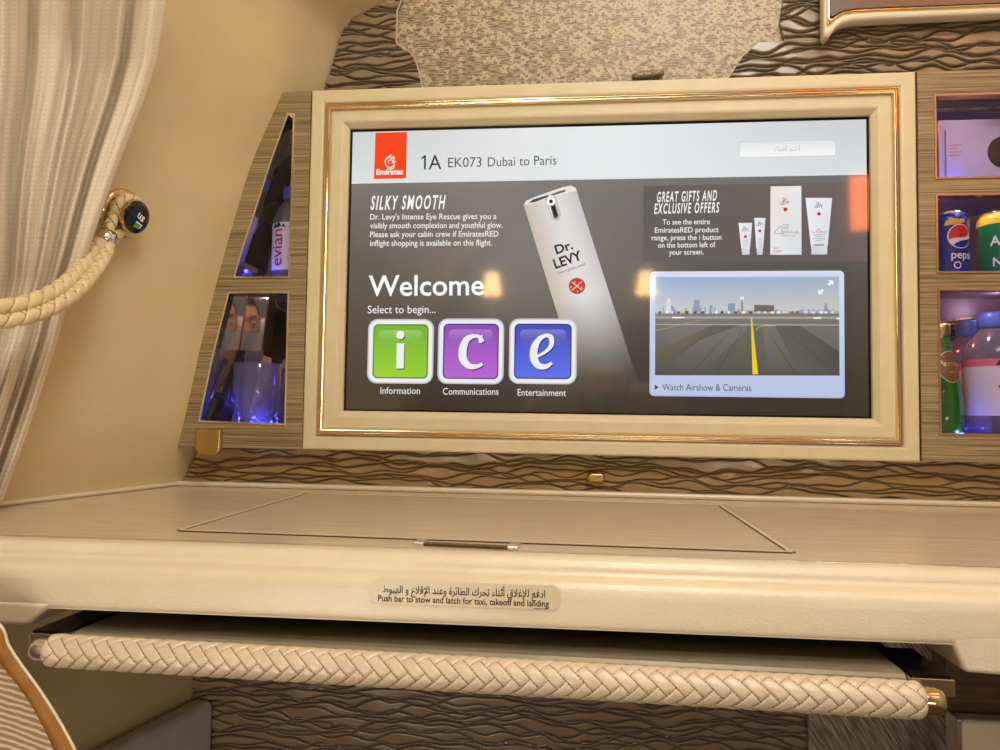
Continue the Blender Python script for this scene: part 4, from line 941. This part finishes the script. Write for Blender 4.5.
# ------------------------------------------------------------------ pull-out tray with braided bar
ZT = LZ - .0690
q = [T(a_, b_, ZT) for a_, b_ in ((72, 632.5), (907, 674.5))]
d = np.array(q[1]) - np.array(q[0]); d /= np.linalg.norm(d); nb = np.array([-d[1], d[0]])
tr_ = thing('pull_out_tray', 'sliding grey tray with braided leather push bar under the table', 'tray', (-.1, q[0][1], ZT - .03))
A, B = np.array(q[0]), np.array(q[1])
def tl_(s, back, z): p = A + d * s - nb * (-back); return (float(p[0]), float(p[1]), float(z))
Ln = np.linalg.norm(B - A)
ppf = [(.30, -.012), (.30, 0), (.010, 0), (.004, -.0008), (.001, -.003), (0, -.006), (.001, -.010), (.006, -.012)]
V = [tl_(s + (-1 if s == 0 else 1) * -.030 * min(1, max(0, (bk - .004)) / .04) if True else s, bk, ZT + z) for s in (0.0, Ln) for bk, z in ppf]; n = len(ppf)
# taper handled with straight ends
V = [tl_(s, bk, ZT + z) for s in (0.0, Ln) for bk, z in ppf]
Fc = [(i, (i + 1) % n, n + (i + 1) % n, n + i) for i in range(n)] + [tuple(range(n)), tuple(range(2 * n - 1, n - 1, -1))]
obj('tray_slab', V, Fc, traym, tr_)
zb = ZT - .009; bA, bB = T(48, 650, zb), T(924, 700.5, zb)
bp0, bp1 = np.array([*bA, zb]), np.array([*bB, zb]); bd = (bp1 - bp0) / np.linalg.norm(bp1 - bp0)
print('tray', q, 'bar', bA, bB)
rb_ = .0128
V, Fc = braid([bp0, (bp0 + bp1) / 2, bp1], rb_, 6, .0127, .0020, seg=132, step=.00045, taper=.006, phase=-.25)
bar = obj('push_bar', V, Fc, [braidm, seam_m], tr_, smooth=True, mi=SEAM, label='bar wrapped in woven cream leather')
for (pa, sgn, m_) in ((bp0, -1, chrome_b), (bp1, 1, gold)):
    pth = [pa + bd * sgn * k for k in (-.012, 0.0, .007, .0115, .0125)]
    V, Fc = tube(pth, [.0085, .0088, .0088, .0078, .005], 24); obj('end_cap', V, Fc, m_, bar, smooth=True, label='polished metal end cap')
def bracket(s0, s1, m_):
    g = G(); pts = [tl_(s0, -.006, 0)[:2], tl_(s1, -.006, 0)[:2], tl_(s1, .05, 0)[:2], tl_(s0, .05, 0)[:2]]
    g.xy(pts, ZT - .0125, ZT - .0005, 0); o = g.build('bracket', m_, tr_, bevel=.0008)
    pts = [tl_(s0 + .002, -.004, 0)[:2], tl_(s1 - .002, -.004, 0)[:2], tl_(s1 - .002, .06, 0)[:2], tl_(s0 + .002, .06, 0)[:2]]
    g = G(); g.xy(pts, ZT - .0004, ZT + .0016); g.build('bracket_plate', blackgloss, o)
bracket(-.033, -.0005, chrome_b); bracket(Ln + .0005, Ln + .030, gold)
for s in (-.008, Ln + .008):
    g = G(); g.xy([tl_(s - .005, .012, 0)[:2], tl_(s + .005, .012, 0)[:2], tl_(s + .005, .24, 0)[:2], tl_(s - .005, .24, 0)[:2]], ZT - .012, ZT - .002); g.build('slide_rail', black, tr_)

# right: brown wood support panel, cream box, striped panel already set
pa, pb = W(946, 640, -.06), W(1090, 719, -.06)
g = G(); g.box(pa[0], .665, -.06, -.02, pb[1] - .004, LZ - .06); tag(g.build('support_panel', brownw, bevel=.002), 'dark brown wood support panel under the right end of the table', 'panel')
pa = W(957, 720, -.09)
t = thing('armrest_box', 'cream leather box with chrome corner at the bottom right', 'armrest', (pa[0] + .1, -.08, -.72))
g = G(); g.box(pa[0] + .005, .66, -.09, -.062, -.72, pa[1]); g.build('box_body', pad_m, t, bevel=.006, seg=4)
g = G(); g.box(pa[0], pa[0] + .005, -.091, -.062, -.72, pa[1] + .001); g.build('corner_trim', chrome, t, bevel=.001)

# left footwell ledge
wl2 = lambda y, e: (wall_x(-.6, y) + e, y)
zt2 = W(205, 706, .0)[1]
t0 = [wl2(.028, .003), wl2(.028, .036), wl2(-.5, .036), wl2(-.5, .003)]
g = G(); g.xy(t0, -.99, zt2); tag(g.build('footwell_ledge', mauve, bevel=.010, seg=4), 'mauve upholstered ledge along the side wall in the footwell', 'ledge')

# seat shell at the bottom left
YQ = -.50
st_ = thing('seat_shell', 'curved seat edge with tan leather band and pale grained veneer', 'seat', (-.5, YQ, -.72))
oe = smooth_path([W(a_, b_, YQ) for a_, b_ in ((-60, 590), (-25, 606), (0, 627), (7, 645), (19, 664), (36, 687), (53, 713), (72, 747), (92, 790), (110, 840))], 5)
ie = smooth_path([W(a_, b_, YQ) for a_, b_ in ((-60, 622), (-30, 640), (0, 664), (8, 673), (17, 684), (31, 704), (46, 732), (55, 752), (70, 792), (86, 840))], 5)
V = []; n = len(oe)
for a_, b_ in zip(oe, ie):
    m1 = (a_ + b_) / 2
    V += [(a_[0] - .004, YQ + .006, a_[1] - .002), (a_[0], YQ + .003, a_[1]), (a_[0] - .001, YQ, a_[1]), (m1[0], YQ - .0025, m1[1]), (b_[0] + .0006, YQ - .001, b_[1]), (b_[0], YQ + .004, b_[1])]
Fc = [(i * 6 + k, i * 6 + k + 1, i * 6 + 7 + k, i * 6 + 6 + k) for i in range(n - 1) for k in range(5)]
obj('leather_band', V, Fc, tan, st_, smooth=True)
V, Fc = tube([(a_[0] + .0004, YQ + .001, a_[1]) for a_ in oe], .0012, 6); obj('piping', V, Fc, pad_m, st_, smooth=True)
V = []
for b_ in ie: V += [(b_[0], YQ + .001, b_[1]), (b_[0] - .10, YQ + .001, b_[1] - .01)]
obj('veneer_panel', V, [(2 * i, 2 * i + 1, 2 * i + 3, 2 * i + 2) for i in range(n - 1)], curveven, st_)

# ------------------------------------------------------------------ overhead shelf, top right
YN = .040
sh = thing('wall_shelf', 'rounded cream and gold shelf lip high on the right wall', 'shelf', (W(915, 20, YN)[0], .02, W(915, 20, YN)[1]))
lo = [(823.5, -40), (823.5, 36), (826.5, 39.5), (829.5, 37), (834, 30), (841, 24.5), (852, 21.5), (880, 19.5), (940, 16.8), (1090, 10)]
md = [(827, -40), (827, 24), (828.5, 26.5), (831, 24), (836, 18.5), (843, 14.5), (853, 12.5), (880, 11), (940, 9.2), (1090, 3)]
hi = [(830, -40), (830, 12), (831, 16), (834, 15.5), (838, 12.8), (845, 10), (854, 8.4), (880, 7.2), (940, 5), (1090, -1)]
lo, md, hi = ([np.array(W(a_, b_, YN)) for a_, b_ in L_] for L_ in (lo, md, hi))
def band_(A_, B_, y0, y1, ym):
    V = []
    for a_, b_ in zip(A_, B_):
        m1 = (a_ + b_) / 2; V += [(a_[0], y1, a_[1]), (a_[0], y0 + .002, a_[1]), (m1[0], ym, m1[1]), (b_[0], y0 + .002, b_[1]), (b_[0], y1, b_[1])]
    return V, [(i * 5 + k, i * 5 + k + 1, i * 5 + 6 + k, i * 5 + 5 + k) for i in range(len(A_) - 1) for k in range(4)]
V, Fc = band_(lo, md, YN, .056, YN - .003); obj('shelf_lip', V, Fc, pad_m, sh, smooth=True)
V, Fc = band_(md, hi, YN + .002, .056, YN - .002); obj('gold_trim', V, Fc, gold, sh, smooth=True)
g = G(); xx = [p for p in hi]; g.xz([tuple(p) for p in hi] + [(hi[-1][0], .42), (hi[0][0], .42)], .040, .046); g.build('shelf_back', mat('shelf_back_brown', (104, 82, 58), .3), sh)

# ------------------------------------------------------------------ curtain, tie-back and hook
NR, NC = 150, 150
rows_y = [-60, 0, 60, 100, 140, 180, 220, 250, 280, 310, 340, 380, 420, 460, 500, 560]
right_x = [176, 166, 157, 144, 128, 113, 99, 89, 78, 66, 58, 45, 32, 18, 3, -16]
left_x = [-190, -180, -170, -160, -150, -138, -122, -110, -98, -92, -96, -108, -122, -136, -150, -170]
def folds(u, v):
    ph = 2 * PI * u
    def fold(t): c = math.cos(t); return (abs(c) ** .6) * (1 if c > 0 else -1)
    return -1.5 * math.exp(-((u - .895) / .013) ** 2) - .9 * math.exp(-((u - .735 - .02 * math.sin(v * 4)) / .012) ** 2) + .50 * fold(ph * 4.1 + .35 * math.sin(v * 5) - .4) + .30 * math.sin(ph * 9.1 + 1.4 + v * 1.2) + .17 * math.sin(ph * 17 + v * 2.3 + 2) + .08 * math.sin(ph * 29 - v * 5)
V = []; UV = []
for i in range(NR + 1):
    v = i / NR; py = -60 + 620 * v; rx = np.interp(py, rows_y, right_x); lx = np.interp(py, rows_y, left_x); tight = math.exp(-((py - 312) / 55) ** 2)
    for j in range(NC + 1):
        u = j / NC
        off = (.046 - .012 * tight) + .024 * (1 - .45 * tight) * folds(u, v) * (1 if u < .95 else max(.3, (1 - u) / .05))
        p = wall_hit(lx + (rx - lx) * u, py, max(.008, off)); p[2] = max(p[2], LZ + .009); V.append(tuple(p)); UV.append((u, v))
nc = NC + 1
Fc = [(i * nc + j, i * nc + j + 1, (i + 1) * nc + j + 1, (i + 1) * nc + j) for i in range(NR) for j in range(NC)]
cu = obj('curtain', V, Fc, curtm, smooth=True); tag(cu, 'sheer cream ribbed curtain gathered at the left by a braided rope', 'curtain')
uvl = cu.data.uv_layers.new(name='UVMap'); 
for lp in cu.data.loops: uvl.data[lp.index].uv = UV[lp.vertex_index]

hp = wall_hit(120, 213.5, 0.0); e = .004
nx_ = np.array([1.0, -.228, 0]); zslope = (wall_x(hp[2] + .02) - wall_x(hp[2] - .02)) / .04; nx_[2] = -zslope; nx_ /= np.linalg.norm(nx_)
tx_ = np.cross([0, 0, 1.0], nx_); tx_ /= np.linalg.norm(tx_); ty_ = np.cross(nx_, tx_)
hk = thing('curtain_hook', 'round polished gold wall hook holding the tie-back loop', 'hook', tuple(hp))
def lathe_n(prof, seg=40):
    V = [];n = len(prof)
    for k in range(seg):
        a_ = 2 * PI * k / seg
        for r_, h_ in prof: V.append(tuple(hp + nx_ * h_ + (tx_ * math.cos(a_) + ty_ * math.sin(a_)) * r_))
    return V, [(k * n + i, ((k + 1) % seg) * n + i, ((k + 1) % seg) * n + i + 1, k * n + i + 1) for k in range(seg) for i in range(n - 1)]
V, Fc = lathe_n([(.030, -.002), (.030, .003), (.027, .006), (.022, .006), (.012, .007), (.010, .010), (.010, .016), (.013, .017)]); obj('hook_base', V, Fc, gold, hk, smooth=True)
V, Fc = lathe_n([(.010, .016), (.0185, .018), (.0205, .021), (.0205, .024), (.0192, .026)]); obj('hook_rim', V, Fc, gold, hk, smooth=True)
V, Fc = lathe_n([(.0192, .0255), (.0188, .0268), (.013, .0282), (0, .0288)]); hcap = obj('hook_cap', V, Fc, blackgloss, hk, smooth=True, label='glossy black cap with small printed marks')
def on_cap(pts): return [tuple(hp + nx_ * .0298 - tx_ * 0 + tx_ * a_ + ty_ * b_) for a_, b_ in pts]
# which way is right on the cap as seen from the room
sgn = 1 if tx_.dot(right) > 0 else -1
def capv(pts): return on_cap([(sgn * a_, b_) for a_, b_ in pts])
V, Fc = glyphs('us', .02); k = .0092 / CAP; ca_, sa_ = math.cos(-.5), math.sin(-.5)
obj('cap_lettering', capv([((v[0] - .5) * k * ca_ - v[1] * k * sa_ + .002, (v[0] - .5) * k * sa_ + v[1] * k * ca_ - .002) for v in V]), Fc, canwhite, hcap)
obj('cap_mark', capv([(-.006, -.012), (.003, -.013), (.006, -.008), (-.003, -.006)]), [(0, 1, 2, 3)], mat('green_mark', (90, 140, 60), .4), hcap)
obj('cap_mark', capv([(.003, -.013), (.0045, -.0125), (.0075, -.0075), (-.002, -.0045), (-.003, -.0058), (.0055, -.0082)]), [(0, 1, 2, 3, 4, 5)], canwhite, hcap)

# tie-back: loop round the hook, a ferrule, then a double braid to the curtain
tbk = thing('curtain_tieback', 'braided cream leather rope tying back the curtain', 'rope', tuple(wall_hit(60, 300, .03)))
loop = []
for k in range(31):
    a_ = math.radians(225 - 25 + -310 * k / 30); rr_ = .0195
    p = hp + nx_ * .0125 + (sgn * tx_ * math.cos(a_) + ty_ * math.sin(a_)) * rr_; loop.append(p)
fer = wall_hit(105, 240, .020)
loop = [fer + ty_ * .004] + loop[1:-1] + [fer + ty_ * -.004 + sgn * tx_ * .004]
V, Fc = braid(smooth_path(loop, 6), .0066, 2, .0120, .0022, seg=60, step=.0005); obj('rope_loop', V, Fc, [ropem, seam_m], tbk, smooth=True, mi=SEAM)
d0 = wall_hit(98, 252, .024) - wall_hit(110, 234, .018); d0 /= np.linalg.norm(d0)
pth = [fer - d0 * .009, fer - d0 * .0085, fer + d0 * .006, fer + d0 * .0065]; V, Fc = tube(pth, [.010, .0118, .0118, .010], 24); obj('ferrule', V, Fc, chrome, tbk, smooth=True, label='polished metal ferrule')
main = [(104, 243, .024), (97, 256, .036), (86, 272, .056), (70, 288, .078), (50, 301, .090), (25, 310, .094), (0, 314, .094), (-35, 316, .090), (-75, 312, .075)]
cen = smooth_path([wall_hit(*m_) for m_ in main], 8)
for e_, nm in ((.0062, 'rope_strand'), (-.0062, 'rope_strand')):
    pts = []
    for i, p in enumerate(cen):
        t_ = cen[min(i + 1, len(cen) - 1)] - cen[max(0, i - 1)]; t_ /= np.linalg.norm(t_); view = p - CAM; view /= np.linalg.norm(view); n_ = np.cross(t_, view); n_ /= np.linalg.norm(n_)
        w_ = 1.0 * min(1, .55 + i / 12); pts.append(p + n_ * e_ * w_)
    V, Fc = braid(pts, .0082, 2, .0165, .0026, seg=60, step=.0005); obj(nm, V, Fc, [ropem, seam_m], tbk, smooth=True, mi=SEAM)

# ------------------------------------------------------------------ lamps behind the viewer, seen in the screen's reflection
YL = 1.85
for (a_, b_, nm) in ((492, 284, 'left'), (646, 283, 'right')):
    x, z = W(a_, b_, YL); t = thing('reading_lamp', 'small lit cream lamp behind the seat, the %s one of two' % nm, 'lamp', (x, -YL, z - .06), 'lamps behind the seat')
    g = G(); g.lathe([(.036, -.040), (.024, .042)], (x, -YL, z), seg=24); g.build('lamp_shade', lampshade, t, smooth=True)
    g = G(); g.lathe([(0, .0), (.012, .0), (.012, -.01), (.004, -.02), (.004, -.12), (.02, -.13), (.02, -.14), (0, -.14)], (x, -YL, z), seg=20); g.build('lamp_stem', gold, t, smooth=True)
    g = G(); g.box(x - .08, x + .08, -2.05, -YL + .05, z - .30, z - .14); tag(g.build('lamp_plinth', brownw, bevel=.004), 'brown wood plinth carrying the %s lamp behind the seat' % nm, 'plinth')

# ------------------------------------------------------------------ the seated viewer, seen only in reflections
skin = mat('skin', (216, 164, 134), .5, spec=.35); hairm = mat('dark_hair', (38, 26, 20), .5); clothm = grain(mat('dark_top', rough=.85), (40, 40, 46), (52, 52, 58), (60, 60, 60))
maskm = mat('pale_mask', (196, 222, 228), .8); eyew = mat('eye_white', (236, 232, 228), .25); irism = mat('iris', (60, 38, 22), .2); lipm = mat('brow', (44, 30, 22), .8)
HC = EYE + np.array([-.032, -.085, -.004])
pr = thing('person', 'person in a dark top wearing a pale face mask, seen reflected in the screen', 'person', (HC[0], HC[1] - .03, -.66))
def head_pt(th, ph, e=0.0):      # th: angle round the head (0 = forward +y), ph: elevation
    x = math.sin(th) * math.cos(ph); y = math.cos(th) * math.cos(ph); z = math.sin(ph)
    jaw = 1 - .30 * max(0, -z) ** 1.4
    p = np.array([x * .076 * jaw, y * (.092 if y > 0 else .098) * (1 - .10 * max(0, -z)), z * (.112 if z > 0 else .125)])
    if y > 0:
        p[1] += .018 * math.exp(-(p[0] / .012) ** 2 - ((p[2] + .032) / .020) ** 2) + .007 * math.exp(-(p[0] / .010) ** 2 - ((p[2] + .010) / .02) ** 2)     # nose
        for sx in (-1, 1): p[1] -= .011 * math.exp(-((p[0] - sx * .032) / .017) ** 2 - ((p[2] - .002) / .012) ** 2)                                    # eye sockets
        p[1] += .004 * math.exp(-(p[0] / .05) ** 2 - ((p[2] - .026) / .010) ** 2) + .005 * math.exp(-(p[0] / .016) ** 2 - ((p[2] + .070) / .010) ** 2)
    return HC + p * (1 + e)
def shell(t0, t1, p0, p1, nt, np_, e, close=False):
    V = [head_pt(t0 + (t1 - t0) * i / nt, p0 + (p1 - p0) * j / np_, e(t0 + (t1 - t0) * i / nt, p0 + (p1 - p0) * j / np_) if callable(e) else e) for i in range(nt + 1) for j in range(np_ + 1)]
    return V, [(i * (np_ + 1) + j, (i + 1) * (np_ + 1) + j, (i + 1) * (np_ + 1) + j + 1, i * (np_ + 1) + j + 1) for i in range(nt) for j in range(np_)]
V, Fc = shell(-PI, PI, -PI / 2 + .02, PI / 2 - .02, 96, 64, 0)
gb_ = G(); gb_.add(V, Fc)
def ering(c, rx, ry, n=28): return [(c[0] + rx * math.cos(2 * PI * k / n), c[1] + ry * math.sin(2 * PI * k / n), c[2]) for k in range(n)]
secs = [(HC + [0, -.022, -.085], .050, .050), (HC + [0, -.030, -.13], .052, .052), (HC + [0, -.034, -.150], .085, .062), (HC + [0, -.036, -.175], .165, .080), (HC + [0, -.036, -.215], .195, .095), (HC + [0, -.036, -.30], .185, .105), (HC + [0, -.036, -.42], .160, .105), (HC + [0, -.03, -.50], .175, .125), (HC + [0, -.01, -.55], .18, .15)]
V = []; 
for c_, a_, b_ in secs: V += ering(c_, a_, b_)
Fc = [(i * 28 + k, i * 28 + (k + 1) % 28, (i + 1) * 28 + (k + 1) % 28, (i + 1) * 28 + k) for i in range(len(secs) - 1) for k in range(28)] + [tuple(range((len(secs) - 1) * 28, len(secs) * 28))]
gb_.add(V[:84], [f for f in Fc if max(f) < 84]); gb_.build('body', skin, pr, smooth=True)
obj('top_garment', V[56:], [tuple(i - 56 for i in f) for f in Fc if min(f) >= 56], clothm, pr, smooth=True)
for sx in (-1, 1):               # arms folded down onto the lap
    pth = smooth_path([HC + [sx * .165, -.036, -.205], HC + [sx * .205, -.03, -.30], HC + [sx * .215, .0, -.42], HC + [sx * .16, .10, -.47], HC + [sx * .08, .17, -.48]], 6)
    V, Fc = tube(pth, list(np.interp(np.linspace(0, 1, len(pth)), [0, .15, .5, 1], [.050, .052, .044, .030])), 18); obj('sleeve', V, Fc, clothm, pr, smooth=True)
V, Fc = shell(-2.0, 2.0, -1.12, -.20, 40, 14, lambda t, p: .035 - .03 * (abs(t) / 2.0) ** 6); obj('face_mask', V, Fc, maskm, pr, smooth=True)
V, Fc = shell(-PI, PI, .62, PI / 2 - .02, 64, 16, .055); V2, F2 = shell(1.15, 2 * PI - 1.15, -1.0, .70, 48, 20, .05); g = G(); g.add(V, Fc); g.add(V2, F2); g.build('hair', hairm, pr, smooth=True)
for sx in (-1, 1):
    ec = HC + np.array([sx * .032, .0735, .002]); g = G(); g.lathe([(.0115 * math.sin(PI * k / 10), -.0115 * math.cos(PI * k / 10)) for k in range(11)], ec, seg=20); ey = g.build('eye', eyew, pr, smooth=True)
    obj('iris', [tuple(ec + [.0052 * math.cos(2 * PI * k / 20), .0112, .0052 * math.sin(2 * PI * k / 20)]) for k in range(20)], [tuple(range(20))], irism, ey)
    pth = [head_pt(sx * t_, .20 + .06 * math.sin((t_ - .15) * 4), .012) for t_ in np.linspace(.16, .62, 10)]; V, Fc = tube(pth, .0035, 8); obj('eyebrow', V, Fc, lipm, pr, smooth=True)
st2 = thing('passenger_seat', 'grey upholstered seat behind the camera', 'seat', (HC[0], HC[1] - .05, -1.0))
g = G(); g.box(HC[0] - .28, HC[0] + .28, HC[1] - .12, HC[1] + .30, -1.0, HC[2] - .551); g.build('seat_base', mauve, st2, bevel=.04, seg=4)
g = G(); g.box(HC[0] - .28, HC[0] + .28, HC[1] - .28, HC[1] - .155, -.9, HC[2] + .02); g.build('backrest', mauve, st2, bevel=.05, seg=4)

# ------------------------------------------------------------------ lights
def area(name, loc, to, sx, sy, power, col):
    l = bpy.data.lights.new(name, 'AREA'); l.shape = 'RECTANGLE'; l.size = sx; l.size_y = sy; l.energy = power; l.color = s2l(col)
    o = bpy.data.objects.new(name, l); COL.objects.link(o); o.location = loc
    o.rotation_euler = (Vector(to) - Vector(loc)).to_track_quat('-Z', 'Y').to_euler(); return o
def point(name, loc, power, col, r=.006):
    l = bpy.data.lights.new(name, 'POINT'); l.energy = power; l.color = s2l(col); l.shadow_soft_size = r
    o = bpy.data.objects.new(name, l); COL.objects.link(o); o.location = loc; return o
area('ceiling_light', (-.05, -.80, 1.12), (-.05, -.30, -.3), 1.0, .5, 27.5, (254, 252, 244))
area('cabin_light', (.1, -1.75, 1.10), (0, 0, -.1), 1.3, .22, 22, (254, 252, 246))
area('floor_light', (-.50, -1.6, -.75), (.1, 0, -.5), .5, .3, 4.0, (255, 240, 224))  # unseen lamp added low behind the seat to brighten the footwell
area('fill_light', (-.55, -1.9, -.42), (0, -.4, -.38), .5, .10, 2.2, (254, 250, 242)); area('fill_light', (.68, -1.9, -.42), (0, -.4, -.38), .4, .10, 2.2, (254, 250, 242))
area('mood_light', (.72, -1.0, .36), (.3, 0, .1), .10, .14, .5, (255, 120, 40))
area('mood_light', (.92, -.55, .80), (.45, .05, .1), .5, .06, 2.0, (255, 128, 50))
# cubby LEDs, plus an added white fill for the bottles
for x, z, p, y in ((W(212, 415, .01)[0], zbot + .004, .05, .009), (W(262, 415, .01)[0], zbot + .004, .05, .009), (-.45, zbot + .004, .04, .113), (W(262, 270, .01)[0], zsh_up + .004, .05, .009)):
    point('cubby_led', (x, y, z), p, (72, 84, 255), .003)
point('cubby_led', (-.475, .008, quad[0][1] + .003), .05, (255, 225, 190), .003)
point('ledge_led', (-.47, .014, zbot - .012), .012, (60, 70, 255), .003)
for a, b, c, d in ops:
    point('cubby_led', (a + .035, .0085, c + .0035), .05, (80, 80, 255), .003); point('cubby_led', (a + .10, .145, c + .006), .09, (80, 70, 255), .003)
    
    if d < -.03: point('cubby_led', (a + .13, .10, d + .002), .08, (240, 225, 250), .006)  # unseen white lamp added to lift the bottles in the bottom cubby
    point('cubby_led', (a + .05, .0085, d + .008), .04 if d > .1 else .14, (246, 222, 240), .003); point('cubby_led', (a - .010, .10, d - .002), .10, (255, 120, 40), .004)

w = bpy.data.worlds.new('world'); SC.world = w; w.use_nodes = True
w.node_tree.nodes['Background'].inputs[0].default_value = (1, .9, .75, 1); w.node_tree.nodes['Background'].inputs[1].default_value = .05
SC.view_settings.view_transform = 'Standard'; SC.view_settings.look = 'None'; SC.view_settings.exposure = 0; SC.view_settings.gamma = 1
